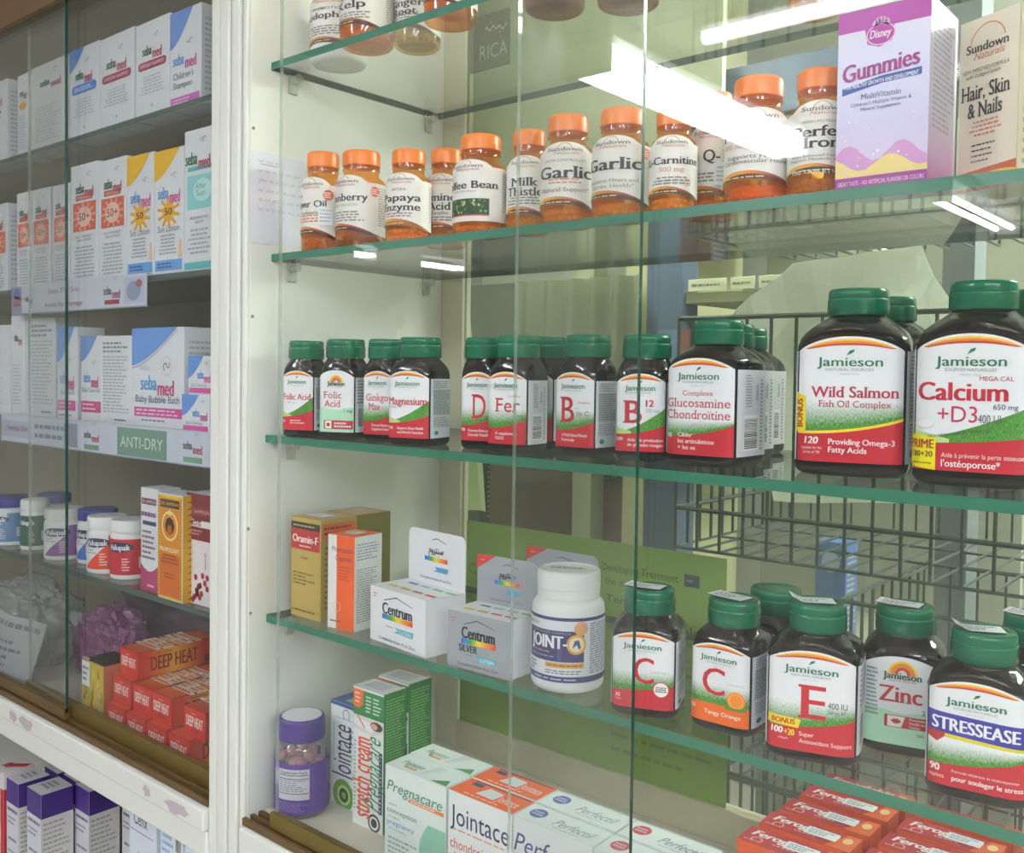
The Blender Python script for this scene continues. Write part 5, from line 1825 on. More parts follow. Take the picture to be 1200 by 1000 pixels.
LPOS = {
 'shA': (-2.1205, 0.8, 0.398, 0.1447, 0.1611),
 'shB': (-1.9413, 0.805, 0.398, 0.0491, 0.1584),
 'shC': (-1.8694, 0.8, 0.398, 0.1457, 0.1572),
 'shBlue': (-1.7139, 0.8, 0.398, 0.1066, 0.1573),
 'shPlumA': (-1.6043, 0.8, 0.398, 0.1147, 0.1547),
 'shPlumB': (-1.4842, 0.8, 0.398, 0.1018, 0.152),
 'shKids': (-1.3799, 0.8, 0.398, 0.0865, 0.147),
 'spfA': (-2.1032, 0.8, 0.145, 0.1275, 0.1735),
 'spfB': (-1.933, 0.8, 0.145, 0.0599, 0.185),
 'spfC': (-1.8658, 0.8, 0.145, 0.0746, 0.1841),
 'spfD': (-1.7808, 0.8, 0.145, 0.0637, 0.1824),
 'spfE': (-1.7106, 0.8, 0.145, 0.1003, 0.2078),
 'spfF': (-1.6073, 0.8, 0.145, 0.0928, 0.2035),
 'sunA': (-1.5118, 0.8, 0.145, 0.0835, 0.198),
 'sunB': (-1.4257, 0.8, 0.145, 0.0851, 0.1947),
 'after': (-1.3382, 0.8, 0.145, 0.0835, 0.2138),
 'wA': (-2.1379, 0.8, -0.096, 0.174, 0.1758),
 'wB': (-1.9601, 0.8, -0.096, 0.0585, 0.1931),
 'wC': (-1.9002, 0.81, -0.096, 0.1075, 0.1869),
 'wD': (-1.7638, 0.8, -0.096, 0.079, 0.166),
 'oilbox': (-1.6721, 0.8, -0.096, 0.0738, 0.1494),
 'textbox': (-1.5983, 0.8, -0.096, 0.1018, 0.1483),
 'bubble': (-1.4951, 0.8, -0.096, 0.157, 0.1594),
 'smallA': (-1.3262, 0.79, -0.096, 0.0761, 0.0563),
 'smallB': (-1.3179, 0.795, -0.096, 0.0666, 0.1198),
 'tallbox': (-1.4574, 0.795, -0.359, 0.0535, 0.1657),
 'propo': (-1.3875, 0.785, -0.359, 0.0721, 0.1645),
 'cisto': (-1.3286, 0.8, -0.359, 0.0649, 0.1687),
}
for k, lab, grp, fr, d in LBOX:
    x, y, z, w, h = LPOS[k]
    if k == 'smallB':
        z, h = z + .0563, .058
    if k in ('smallA', 'smallB'):
        w = min(w, .075)
    c = carton('medicine_carton' if grp == 'herbal cartons' else 'skin_care_carton', lab, 'carton', x, y, z, w, d, h, 0, grp, W0, fr, propo_side if k == 'propo' else None)
carton('skin_care_carton', 'white carton of small print standing behind the pair of small baby cartons', 'carton', -1.325, .855, -.096, .10, .05, .165, 0, BA, W0, text_front)

# shelf banners
def banner(label, x0, x1, z0, z1, fn, group):
    A = Art(x1 - x0, z1 - z0); fn(A)
    bm = bmesh.new(); mats = [solid('#c3c9d6', rough=.35)]
    box(bm, 0, 0, 0, x1 - x0, .0015, z1 - z0)
    # folded lip over the shelf edge
    box(bm, 0, .0005, z1 - z0, x1 - x0, .012, z1 - z0 + .001)
    add_art(bm, mats, [A], lambda u, v, l: (u, -.0001 - l, v))
    o = mesh_obj('shelf_banner', bm, mats)
    o.location = (x0, .7795, z0)
    return tag(o, label, 'banner', group)
def bn_sun(a):
    a.rect(0, 0, 1, 1, '#c5cbd8', 1)
    a.rect(.0, 0, .09, 1, '#8f93ae', 2); a.rect(.02, .3, .08, .65, '#a06a7c', 3); a.ell(.05, .75, .03, .2, '#5a68a8', 3)
    seba(a, .155, .55, .16, '#7a5a68', '#a04a60', .06)
    a.text('Stop The Sun', .43, .74, .17, '#a8506a', wu=.24)
    a.text('Avoid the Damage', .43, .28, .17, '#a8506a', wu=.29)
    seba(a, .78, .58, .2, '#4a4a58', '#a04a60', .11)
    a.rect(.73, .14, .83, .28, '#a03a50', 3)
    a.rect(.86, .12, .99, .92, '#b4bcd0', 2); a.ell(.92, .5, .045, .3, '#8a98b4', 3); a.ell(.955, .72, .02, .12, '#b05a6a', 4)
    a.rect(0, 0, 1, .04, '#8d93a4', 4)
banner('pale shelf banner about the sun, hung under the sunscreen cartons', -1.908, -1.413, .0955, .1475, bn_sun, 'shelf banners')
def bn_dry(a):
    a.rect(0, 0, 1, 1, '#c3c9d8', 1)
    a.rect(.0, .2, .17, .8, '#aeb4c6', 2)
    a.text('Healthy Skin', .10, .55, .2, '#9a4a5a', wu=.12)
    a.lines(.2, .2, .42, .85, 2, '#7c8094', fill=.45)
    a.rect(.36, .1, .43, .9, '#8c94aa', 2)
    seba(a, .50, .60, .18, '#4a5a54', '#b04a60', .07)
    a.rect(.465, .1, .535, .26, '#6f9a84', 3)
    a.rect(.62, .06, .83, .94, '#6f9484', 3)
    a.text('ANTI-DRY', .725, .5, .34, '#d6ded8', wu=.18, layer=6)
    seba(a, .93, .60, .18, '#4a5a54', '#b04a60', .07)
    a.rect(.895, .1, .965, .26, '#6f9a84', 3)
    a.rect(0, 0, 1, .04, '#8d93a4', 4)
banner('long pale shelf banner with a green ANTI-DRY patch', -1.955, -1.228, -.146, -.0945, bn_dry, 'shelf banners')

# bottom of the skin care cabinet: heat rub cartons, tub, plastic bags
HW, HH, HD = .0600, .0465, .150
rows = [(-.6220, .80, [(-1.577, 'bottom row, beside the bare board'), (-1.5115, 'bottom row, second from the bare board'), (-1.446, 'bottom row, third from the bare board'), (-1.3795, 'bottom row, its fiery side bare at the post')]),
        (-.5752, .81, [(-1.576, 'middle row, behind the yellow tub'), (-1.5095, 'middle row, second from the yellow tub'), (-1.4485, 'middle row, third from the yellow tub'), (-1.3513, 'middle row, set apart against the post')]),
        (-.5284, .82, [(-1.5715, 'single one on top of the stack')])]
for z, y, xs in rows:
    for x, wh in xs:
        carton('heat_rub_carton', 'red and orange heat rub carton, ' + wh, 'carton', x, y, z, HW, HD, HH, 0, 'heat rub cartons', '#b8281e', dh_front, dh_side, dh_top)
t = thing('ointment_box', 'yellow open topped box, its shaded inside painted on, with a price sticker beside the heat rub', 'box', (-1.668, .80, -.622), 0)
def yl(a):
    a.rect(0, 0, 1, 1, '#c9b03a', 1)
    rng = random.Random(9)
    for i in range(30):
        u, v = rng.random() * .9, rng.random() * .8
        a.poly([(u, v), (u + .12, v + .05), (u + .05, v + .22)], rng.choice(('#d8c85a', '#b89a2a', '#8a9a3a', '#a86a2c')), 2)
    a.ring(.98, .4, a.w * .25, a.w * .3, '#d8b0a0', 3, a0=95, a1=265)
b = carton('body', None, None, 0, 0, 0, .078, .06, .105, 0, None, '#6a5a2a', yl, (lambda a: a.rect(0, 0, 1, 1, '#c86a4a', 1)), lambda a: a.rect(.04, .04, .96, .96, '#1c1c20', 2)); b.parent = t  # dark panel on the closed top paints the shaded inside of the box
s = box_sticker(t, .002, .06, .028, .043, .078, .105, .06, 'front')
bm = bmesh.new(); box(bm, .0, .0, .105, .02, .004, .109, 0, .001)
mesh_obj('foil_edge', bm, [solid('#e4e8ea', rough=.2, metal=.5)], t)

def bag(label, x, y, z, sx, sy, sz, mat, seed, fn=None):
    bm = bmesh.new()
    bmesh.ops.create_uvsphere(bm, u_segments=90, v_segments=56, radius=1)
    for v in bm.verts:
        p = v.co.copy()
        n1 = noise.noise(p * 1.7 + Vector((seed, 0, 0))); n2 = noise.noise(p * 5 + Vector((0, seed, 0))); n3 = abs(noise.noise(p * 9 + Vector((0, 0, seed))))
        k = 1 + .22 * n1 + .12 * n2 - .14 * n3 + .05 * noise.noise(p * 17)
        q = Vector((math.copysign(abs(p.x) ** .7, p.x), math.copysign(abs(p.y) ** .7, p.y), math.copysign(abs(p.z) ** .8, p.z))) * k
        v.co = Vector((q.x * sx, q.y * sy, max(q.z, -.72) * sz + .72 * sz))
    o = mesh_obj('plastic_bag', bm, [mat], None, 70)
    o.location = (x, y, z)
    return tag(o, label, 'bag', 'plastic bags')
WB = clear_mat('bag_film_grey', (.82, .83, .84, 1), refl=.10, rough=.16, haze=.50, haze_col=(.52, .54, .55, 1))
PB = clear_mat('bag_film_pink', (.8, .6, .78, 1), refl=.10, rough=.16, haze=.50, haze_col=(.42, .16, .36, 1))
TB = clear_mat('bag_film_violet', (.8, .76, .8, 1), refl=.10, rough=.16, haze=.40, haze_col=(.32, .24, .32, 1))
bag('crumpled greyish white plastic bag with faint print at the picture edge', -2.12, .91, -.622, .14, .07, .09, WB, 1.3)
bag('crumpled pink plastic bag lying behind the yellow box', -1.84, .945, -.622, .105, .05, .078, PB, 4.1)
bag('crumpled grey violet plastic bag stuffed behind the heat rub cartons', -1.74, 1.055, -.622, .26, .042, .125, TB, 7.7)
# faint print on the pale bag as an added loose panel in front of it
A = Art(.20, .115)
A.rect(0, 0, 1, 1, '#a9adb0', 1)
A.lines(.05, .78, .9, .9, 1, '#74787e', fill=.7, layer=3)
A.lines(.05, .1, .7, .62, 4, '#6a6e76', fill=.4, layer=3)
bm = bmesh.new(); mats = [solid('#a9adb0')]
add_art(bm, mats, [A], lambda u, v, l: (u, -l - .008 * math.sin(u * 26) + v * .30, v * .95), [.02 * k for k in range(1, 10)])
o = mesh_obj('print_panel', bm, mats); o.location = (-2.10, .80, -.618); tag(o, 'grey panel standing in for the print on the pale plastic bag', 'print_panel')

# ------------------------------------------------------------------ lower compartment cartons
def syr_front(a):
    a.rect(0, 0, 1, 1, '#cfd0d8', 1)
    a.rect(0, .80, 1, 1, '#45307c', 2)
    a.lines(.08, .73, .92, .765, 1, '#5a5a74', fill=.7, ragged=.1, layer=4)
    a.lines(.08, .62, .92, .70, 2, '#8a8a9a')
    a.lines(.15, .485, .85, .515, 1, '#5a5a74', fill=.7, ragged=.1, layer=4)
    a.lines(.08, .12, .92, .42, 6, '#9a9aa6')
def syr_side(a):
    a.rect(0, 0, 1, 1, '#c6c4c0', 1)
    a.rect(0, .80, 1, 1, '#3d2a70', 2)
    a.lines(.06, .08, .94, .77, 17, '#96969c', fill=.4, layer=4)
def syr_top(a):
    a.rect(0, 0, 1, 1, '#c4c4ca', 1)
    a.lines(.2, .3, .8, .8, 3, '#7a7a84', fill=.6, layer=3)
SG = 'purple topped syrup cartons'
for x, y, w, lab in ((-1.9325, .778, .052, 'white syrup carton with purple top, next to the red spined carton'), (-1.861, .786, .060, 'white syrup carton with purple top, the foremost one'), (-1.806, .852, .056, 'white syrup carton with purple top, set behind the foremost one'),
                     (-1.866, .857, .055, 'white syrup carton with purple top, hemmed in behind the others'), (-1.745, .915, .056, 'white syrup carton with purple top, next to the white drop carton'), (-1.93, .85, .055, 'white syrup carton with purple top, rearmost behind the red spined carton')):
    carton('syrup_carton', lab, 'carton', x, y, -1.03, w, .060, .230, 0, SG, '#c9c9cf', syr_front, syr_side, syr_top)
def rw_front(a):
    a.rect(0, 0, 1, 1, '#d8d4d6', 1)
    a.rect(.72, .0, 1, .86, '#b02a34', 2)
    a.lines(.1, .2, .6, .6, 5, '#9a5a60')
def rw_top(a):
    a.rect(0, 0, 1, 1, '#cfcacc', 1)
    a.poly([(.1, .5), (.4, .6), (.9, .95), (1, .7), (.5, .3), (.2, .2)], '#b0343c', 3)
    a.ring(.5, .35, a.w * .12, a.w * .15, '#4a4a58', 4, n=14)
carton('medicine_carton', 'white carton with a red spine beside the purple topped cartons', 'carton', -1.990, .775, -1.03, .050, .06, .236, 0, 'lower cartons', '#cfcacc', rw_front, (lambda a: a.rect(0, 0, 1, .86, '#b02a34', 1)), rw_top)
carton('medicine_carton', 'flat white carton with red flower print lying behind the purple topped cartons', 'carton', -2.02, .93, -1.03, .20, .12, .262, 0, 'lower cartons', '#cfcacc', rw_front, None, rw_top)
def cef_front(a):
    a.rect(0, 0, 1, 1, '#cfd6e2', 1)
    a.text('Cefix', .42, .86, .062, '#2e3444', wu=.52, layer=4)
    a.lines(.3, .91, .7, .93, 1, '#7a8090'); a.rect(.0, .795, .9, .80, '#7a88a8', 3)
    a.poly([(.3, .62), (.42, .70), (.46, .58), (.36, .53)], '#b8343c', 4); a.poly([(.26, .66), (.34, .71), (.42, .64), (.33, .58)], '#c84a44', 4)
    a.poly([(.76, .66), (.80, .74), (.84, .66), (.80, .63)], '#3f7fc0', 4)
    a.lines(.3, .46, .55, .50, 1, '#5a90c8', layer=4)
    a.text('Suspension', .62, .38, .03, '#3e4454', wu=.44, layer=4)
    a.lines(.1, .1, .9, .32, 5, '#8a94a8')
carton('medicine_carton', 'pale blue white carton with red and blue drops, under the sill', 'carton', -1.467, .782, -1.03, .083, .05, .352, 0, 'lower cartons', '#cfd6e2', cef_front)
def blu_front(a):
    a.rect(0, 0, 1, 1, '#d2dbe8', 1)
    for i in range(4):
        v = .92 - i * .24
        a.rect(.0, v - .165, 1, v - .16, '#9ab0cc', 3)
        a.lines(.08, v - .12, .62, v - .02, 3, '#8ab4d8', layer=4)
        a.barcode(.66, v - .09, .94, v, layer=5)
carton('medicine_carton', 'pale blue printed carton beside the drop carton', 'carton', -1.377, .785, -1.03, .066, .05, .338, 0, 'lower cartons', '#d2dbe8', blu_front)
carton('medicine_carton', 'pale blue printed carton against the cream post', 'carton', -1.306, .785, -1.03, .068, .05, .330, 0, 'lower cartons', '#d2dbe8', blu_front)

# ------------------------------------------------------------------ cartons of the vitamin cabinet
carton('gummies_carton', 'lilac and pink children gummies carton on the upper shelf', 'carton', -.3210, .797, .156, .0745, .070, .147, 0, None, '#cfc8d8', gum_front, gum_side, lambda a: a.rect(0, 0, 1, 1, '#b86ab0', 1))
carton('supplement_carton', 'cream hair, skin and nails carton turned behind the lilac carton', 'carton', -.2440, .868, .156, .0570, .055, .142, -26, None, '#e2d8c0', hair_front, lambda a: (a.rect(0, 0, 1, 1, '#d8cdb2', 1), a.lines(.1, .1, .9, .9, 14, '#a89c84', layer=3)))
g1 = carton('supplement_carton', 'gold carton with a red name panel, front of two', 'carton', -1.0755, .8065, -.336, .0650, .060, .1355, -1, 'gold cartons', '#a8924e', gold_front, gold_side, gold_top)
box_sticker(g1, .012, .015, .036, .022, .065, .1355, .06)
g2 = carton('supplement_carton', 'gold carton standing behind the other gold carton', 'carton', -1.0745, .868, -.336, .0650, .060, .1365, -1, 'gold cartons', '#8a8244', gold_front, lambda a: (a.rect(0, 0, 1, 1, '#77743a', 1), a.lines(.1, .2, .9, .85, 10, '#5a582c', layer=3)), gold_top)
p = carton('supplement_carton', 'orange and white capsules carton in front of the gold cartons', 'carton', -.9882, .7995, -.336, .0480, .0500, .1220, 5, None, '#dcdcda', pharm_front, pharm_side, pharm_top)
box_sticker(p, .012, .018, .024, .016, .048, .122, .05)
display_carton('white multivitamin carton with its white lid flap standing up', -.9060, .8010, -.336, .1130, .060, .0675, -7, .068, False, 'open topped vitamin cartons')
display_carton('silver multivitamin carton with lid flap up, beside the white jar', -.7590, .7885, -.336, .0910, .052, .0640, 2, .057, True, 'open topped vitamin cartons')
display_carton('silver multivitamin carton mostly hidden behind the white jar', -.7520, .8720, -.336, .1080, .050, .0640, 0, .057, True, 'open topped vitamin cartons')

BY = -.606
def hz(top): return top - BY
carton('gel_carton', 'tall white joint gel carton with a green bullseye, beside the purple jar', 'carton', -1.0500, .857, BY, .066, .040, hz(-.4615), 0, None, '#dfe5e8', gel_front, None, lambda a: (a.rect(0, 0, 1, 1, '#4a5fa0', 1), a.rect(.3, .2, .8, .9, '#9ac08a', 2)))
CRG = 'stretch cream cartons'
c1 = carton('cream_carton', 'tall green and white stretch cream carton, front of two', 'carton', -.9790, .837, BY, .060, .040, hz(-.421), 0, CRG, '#2f8040', cream_front, cream_side, cream_top)
carton('cream_carton', 'tall green and white stretch cream carton, behind the other', 'carton', -.9770, .8795, BY, .060, .042, hz(-.417), 0, CRG, '#2f8040', cream_front, cream_side, cream_top)
VG = 'flat topped vitamin cartons'
for y, wh in ((.800, 'front of two'), (.842, 'behind its twin')):
    carton('vitamin_carton', 'pale green pregnancy vitamin carton, ' + wh, 'carton', -.8745, y, BY, .1045, .0405, hz(-.487) + (.001 if y > .83 else 0), 0, VG, '#dde8e4', preg_front, None, preg_top)
    b = carton('vitamin_carton', 'white joint tablets carton with orange top, ' + wh, 'carton', -.7660, y, BY, .0970, .0405, hz(-.487) + (.001 if y > .83 else 0), 0, VG, '#e2e5e6', joint_front, None, joint_top)
    carton('vitamin_carton', 'white skin vitamin carton with blue oval on top, ' + wh, 'carton', -.6670, y, BY, .1060, .0405, hz(-.4875) + (.001 if y > .83 else 0), 0, VG, '#dfe4e6', perf_front, None, perf_top())
    carton('vitamin_carton', 'white vitamin carton with red oval on top, ' + wh, 'carton', -.5590, y, BY, .1030, .0405, hz(-.488) + (.001 if y > .83 else 0), 0, VG, '#e2e5e8', perf_front, None, perf_top('#c8505c'))
carton('vitamin_carton', 'white carton with blue print on top, before the red cartons', 'carton', -.4480, .800, BY, .0900, .050, hz(-.487), 0, VG, '#dfe6ee', perf_front, None, perf_top('#4a70b8'))
k = 0
names = ['front', 'second', 'third', 'fourth', 'rearmost']
colsx = [(-.452, .1, 5, 'in the file beside the white cartons'), (-.342, .1, 5, 'in the middle file'), (-.234, .1, 5, 'in the file at the picture corner')]
for cx, cw, n, where in colsx:
    for i in range(n):
        o = carton('iron_capsule_carton', 'red and orange iron capsule carton, %s one %s' % (names[i], where), 'carton', cx + .004 * i, .905 + .0425 * i - (.03 if cx > -.3 else .008 if cx > -.4 else 0), BY, .098, .0355, .126 + .002 * i, 0, 'iron capsule cartons', '#b8303c', fero_front, lambda a: a.rect(0, 0, 1, 1, '#e2602c', 1), fero_top)
        if not (i == 4 and cx < -.4):
            box_sticker(o, .045, .010, .034, .017, .098, .126 + .002 * i, .0355)

# handwritten list taped to the cabinet wall
A = Art(.088, .122)
A.rect(0, 0, 1, 1, '#d3d5e0', 1)
rng = random.Random(12)
for i in range(6):
    v = .90 - i * .105
    u = .16
    while u < (.5 if i == 0 else .9):
        L = rng.uniform(.05, .16)
        n = 9
        p = [(u + L * j / n, v + .018 * math.sin(j * 2.3 + i) + rng.uniform(-.008, .008)) for j in range(n + 1)]
        A.strip([(q[0], q[1] - .003) for q in p], [(q[0], q[1] + .004) for q in p], '#77788a', 3)
        u += L + .04
A.rect(.2, .865, .52, .872, '#77788a', 3)
bm = bmesh.new(); mats = [solid('#d3d5e0')]
box(bm, 0, .0, 0, .0004, .088, .122)
add_art(bm, mats, [A], lambda u, v, l: (.0006 + l, u, v))
o = mesh_obj('handwritten_note', bm, mats); o.location = (XW + .0006, .750, .1685)
tag(o, 'white handwritten list taped to the cream cabinet wall', 'note')

# ------------------------------------------------------------------ what shows through the clear back
def poster(name, label, x0, x1, z0, z1, y, fn, col):
    A = Art(x1 - x0, z1 - z0); fn(A)
    bm = bmesh.new(); mats = [solid(col, rough=.55)]
    box(bm, 0, 0, 0, x1 - x0, .0008, z1 - z0)
    add_art(bm, mats, [A], lambda u, v, l: (u, -.0001 - l, v))
    o = mesh_obj(name, bm, mats); o.location = (x0, y, z0)
    return tag(o, label, 'poster')
def po_top(a):
    a.rect(0, 0, 1, 1, '#8fae52', 1)
    a.text('Developing Treatment', .71, .845, .045, '#3a4a2c', wu=.27, layer=3)
    a.text('the most', .585, .765, .045, '#3a4a2c', align='l', maxw=.12, layer=3)
    a.text('Temporary', .70, .66, .045, '#3a4a2c', wu=.22, layer=3)
    a.text('permissible', .80, .56, .045, '#3a4a2c', wu=.24, layer=3)
    a.rect(.865, .81, .915, .88, '#3f4c60', 3)
    a.lines(.87, .83, .91, .86, 1, '#8a9ab0', layer=5)
    a.text('C', .03, .68, .07, '#6a7a44', layer=3)
poster('green_poster', 'lime green poster with dark lettering fixed behind the middle shelf', -1.045, -.585, -.475, -.238, 1.1265, po_top, '#8fae52')
def po_low(a):
    a.rect(0, 0, 1, 1, '#7a9a44', 1)
    a.lines(.05, .45, .40, .95, 7, '#668440', fill=.25, layer=3)
    a.lines(.62, .10, .97, .98, 9, '#668440', fill=.25, layer=3)
    a.rect(.36, .68, .50, 1.0, '#4c5a58', 4)
    a.circ(.50, .35, .006, '#3f5a58', 4)
    a.lines(.34, .36, .46, .44, 1, '#4a6440', layer=3)
poster('green_poster', 'lower green poster of small print just above the bottom cartons', -1.048, -.575, -.560, -.344, 1.1195 - .0015, po_low, '#7a9a44')
def po_sign(a):
    a.rect(0, 0, 1, 1, '#757066', 1)
    a.text('RICA', .60, .32, .25, '#d2d0c6', wu=.70, layer=3)
    a.strip([(i / 24 * .55 + .38, .70 + .035 * math.sin(i * .9) - .03 * (i > 14)) for i in range(25)], [(i / 24 * .55 + .38, .745 + .035 * math.sin(i * .9) - .03 * (i > 14)) for i in range(25)], '#d2d0c6', 3)
    a.circ(.52, .83, .0016, '#d2d0c6', 3); a.circ(.75, .62, .0016, '#d2d0c6', 3)
poster('wall_sign', 'small grey sign ending in RICA seen through the clear back', -1.050, -.968, .472, .558, 1.1265, po_sign, '#757066')

GB_ = solid('#dde3c6', rough=.7, noise_amt=.05, noise_scale=3)
o = slab('backing_board', -1.50, 1.30, .262, -.700, 1.312, .93, GB_, None)
tag(o, 'pale green board standing behind the upper shelves', 'board')
def film(c):
    m, nt, out = new_mat('thin_film')
    d = nt.nodes.new('ShaderNodeBsdfDiffuse'); d.inputs[0].default_value = rgb(c)
    tl = nt.nodes.new('ShaderNodeBsdfTranslucent'); tl.inputs[0].default_value = rgb(c)
    mx = nt.nodes.new('ShaderNodeMixShader'); mx.inputs[0].default_value = .5
    nt.links.new(d.outputs[0], mx.inputs[1]); nt.links.new(tl.outputs[0], mx.inputs[2]); nt.links.new(mx.outputs[0], out.inputs[0])
    return m
# hanging translucent sheet at the corner
bm = bmesh.new()
pts_r = [(-.2, -1.000), (.0, -1.006), (.15, -1.022), (.24, -1.030), (.30, -1.032)]
nz = 24
rows_ = []
for k in range(nz + 1):
    z = -.235 + (.262 + .235) * k / nz
    xr = -1.062 - .072 * ((z + .235) / .5) ** 1.2
    rows_.append([bm.verts.new((-1.30 + (xr + 1.30) * j / 16, 1.20 + .010 * math.sin(j * 1.9 + z * 3), z)) for j in range(17)])
for a_, b_ in zip(rows_, rows_[1:]):
    for j in range(16):
        bm.faces.new((a_[j], a_[j + 1], b_[j + 1], b_[j]))
bmesh.ops.solidify(bm, geom=bm.faces[:], thickness=.0015)
o = mesh_obj('hanging_sheet', bm, [film('#cfdab4')], None, 60)
tag(o, 'pale green curtain sheet hanging behind the corner of the cabinet', 'curtain')

def basket(label, x0, x1, y0, y1, z0, z1, mids=(), sp=.0365, r=.0026, dsp=.13):
    t = thing('wire_basket', label, 'basket', ((x0 + x1) / 2, (y0 + y1) / 2, z0), 0, 'wire baskets')
    c = t.location
    bm = bmesh.new()
    n = int((x1 - x0) / sp)
    for i in range(n + 1):
        x = x0 + i * sp
        rod(bm, (x, y0, z0), (x, y0, z1), r)
        rod(bm, (x, y0, z0), (x, y1, z0), r * .8)
        rod(bm, (x, y1, z0), (x, y1, z1), r * .8)
    ny = int((y1 - y0) / sp)
    for i in range(1, ny + 1):
        rod(bm, (x0, y0 + i * sp, z0), (x0, y0 + i * sp, z1), r)
    for i in range(1, int((y1 - y0) / dsp) + 1):
        rod(bm, (x0, y0 + i * dsp, z0), (x1, y0 + i * dsp, z0), r * .8)
    rod(bm, (x0, y0, z0), (x1, y0, z0), r)
    o = mesh_obj('wire_mesh', bm, [DARKWIRE], t); o.location = -c
    bm = bmesh.new()
    for z in (z1,) + tuple(mids):
        for p, q in (((x0, y0, z), (x1, y0, z)), ((x0, y0, z), (x0, y1, z)), ((x0, y1, z), (x1, y1, z)), ((x1, y0, z), (x1, y1, z))):
            rod(bm, p, q, r * 1.35)
    o = mesh_obj('rim', bm, [DARKWIRE], t); o.location = -c
    return t
basket('dark wire basket hanging above the wild salmon oil bottle, seen through the back', -.72, .25, 1.25, 1.62, .206, .36, sp=.0365)
basket('dark wire basket behind the large bottles, holding a pale sheet', -.735, .25, 1.25, 1.66, -.257, .083, (-.198,), sp=.0365)
basket('dark wire basket behind the E and zinc bottles', -.4824, .25, 1.25, 1.60, -.46, -.297, sp=.04)
basket('dark wire basket low behind the iron capsule cartons', -.66, .25, 1.25, 1.60, -.74, -.578, sp=.04)
basket('dark wire basket standing lower, just above the bottom cartons', -.66, .25, 1.25, 1.58, -.578 + .006, -.50, sp=.04)

def sheet(label, pts, y, mat, seed=0, name='paper_sheet'):
    """an irregular crumpled sheet standing at depth y; pts = outline (x, z)"""
    bm = bmesh.new()
    f = bm.faces.new([bm.verts.new((p[0], 0, p[1])) for p in pts])
    xs = [p[0] for p in pts]; zs = [p[1] for p in pts]
    for i in range(1, 14):
        x = min(xs) + (max(xs) - min(xs)) * i / 14
        bmesh.ops.bisect_plane(bm, geom=bm.verts[:] + bm.edges[:] + bm.faces[:], plane_co=(x, 0, 0), plane_no=(1, 0, .25))
        z = min(zs) + (max(zs) - min(zs)) * i / 14
        bmesh.ops.bisect_plane(bm, geom=bm.verts[:] + bm.edges[:] + bm.faces[:], plane_co=(0, 0, z), plane_no=(.15, 0, 1))
    bmesh.ops.triangulate(bm, faces=bm.faces[:])
    for v in bm.verts:
        v.co.y = .03 * noise.noise(Vector((v.co.x * 14, seed, v.co.z * 14)))
    bmesh.ops.recalc_face_normals(bm, faces=bm.faces[:])
    bmesh.ops.solidify(bm, geom=bm.faces[:], thickness=.001)
    o = mesh_obj(name, bm, [mat])
    o.location = (0, y, 0)
    return tag(o, label, 'paper')
PAPER = film('#eef2ea')
sheet('large pale crumpled sheet standing in the wire basket', [(-.70, .08), (-.60, .165), (-.42, .178), (-.365, .08), (-.36, -.02), (-.395, -.12), (-.44, -.17), (-.62, -.185), (-.645, -.05)], 1.33, PAPER, 1)
sheet('pale folded sheet hanging in the upper wire basket', [(-.70, .33), (-.30, .345), (-.36, .225), (-.60, .215)], 1.34, film('#e6eee4'), 5)

# objects in the stock area behind
def crate(name, label, cat, x0, y0, z0, x1, y1, z1, col, fn=None, group=None, bev=.004):
    return carton(name, label, cat, x0, y0, z0, x1 - x0, y1 - y0, z1 - z0, 0, group, col, fn)
# a tall shelving post and the racks it carries
t = thing('shelving_unit', 'stock room shelving with a blue grey upright seen through the back', 'shelving', (-1.2, 2.1, FLOOR_Z))
for nm, d in (('upright', (-1.268, 2.0, FLOOR_Z, -1.172, 2.08, CEIL_Z, solid('#56647e', rough=.5))), ('upright', (-.585, 2.0, FLOOR_Z, -.525, 2.08, CEIL_Z, solid('#6a7274', rough=.5))),
              ('shelf_board', (-1.172, 2.02, .535, -.585, 2.45, .559, solid('#a2a586', rough=.6))), ('shelf_board', (-1.172, 2.02, .17, -.585, 2.45, .195, solid('#a2a586', rough=.6))), ('shelf_board', (-1.172, 2.02, -.62, -.585, 2.45, -.60, solid('#8d8f76', rough=.6))),
              ('shelf_board', (-1.172, 1.80, -.125, -.90, 2.0, -.10, solid('#8d8f76', rough=.6))), ('side_board', (-1.33, 2.0, FLOOR_Z, -1.268, 2.5, CEIL_Z, solid('#bdbb94', rough=.6))), ('back_board', (-1.172, 2.45, FLOOR_Z, -.525, 2.47, CEIL_Z, solid('#a3a498', rough=.6, noise_amt=.06)))):
    o = cpart(nm, *d, t)
cards = Art(.5, .03)
for i, (x, w) in enumerate(((-1.16, .10), (-1.05, .06), (-.98, .07))):
    crate('price_card', 'cream price card on the stock shelf, ' + ('beside the blue upright', 'in the middle of three', 'nearest the pale sheet')[i], 'card', x, 2.010, .197, x + w, 2.014, .225, '#c9caae', lambda a: a.lines(.1, .3, .9, .7, 1, '#7a7a64'), 'price cards')
t = thing('storage_jar', 'squat jar with a dark lid on the stock shelf', 'jar', (-.80, 2.2, .195))
lathe_obj('body', [(0, .9), (.05, 1), (.7, 1), (.75, .95)], .07, .13, solid('#a3a184', rough=.4), t)
lathe_obj('lid', [(.72, 1.05), (.75, 1.1), (.97, 1.1), (1, 1.05)], .07, .13, solid('#3a4460', rough=.35), t)
crate('stock_carton', 'dull pink carton standing in the upper wire basket', 'carton', -.62, 1.44, .2095, -.36, 1.58, .33, '#a8807a', None, 'stock cartons')
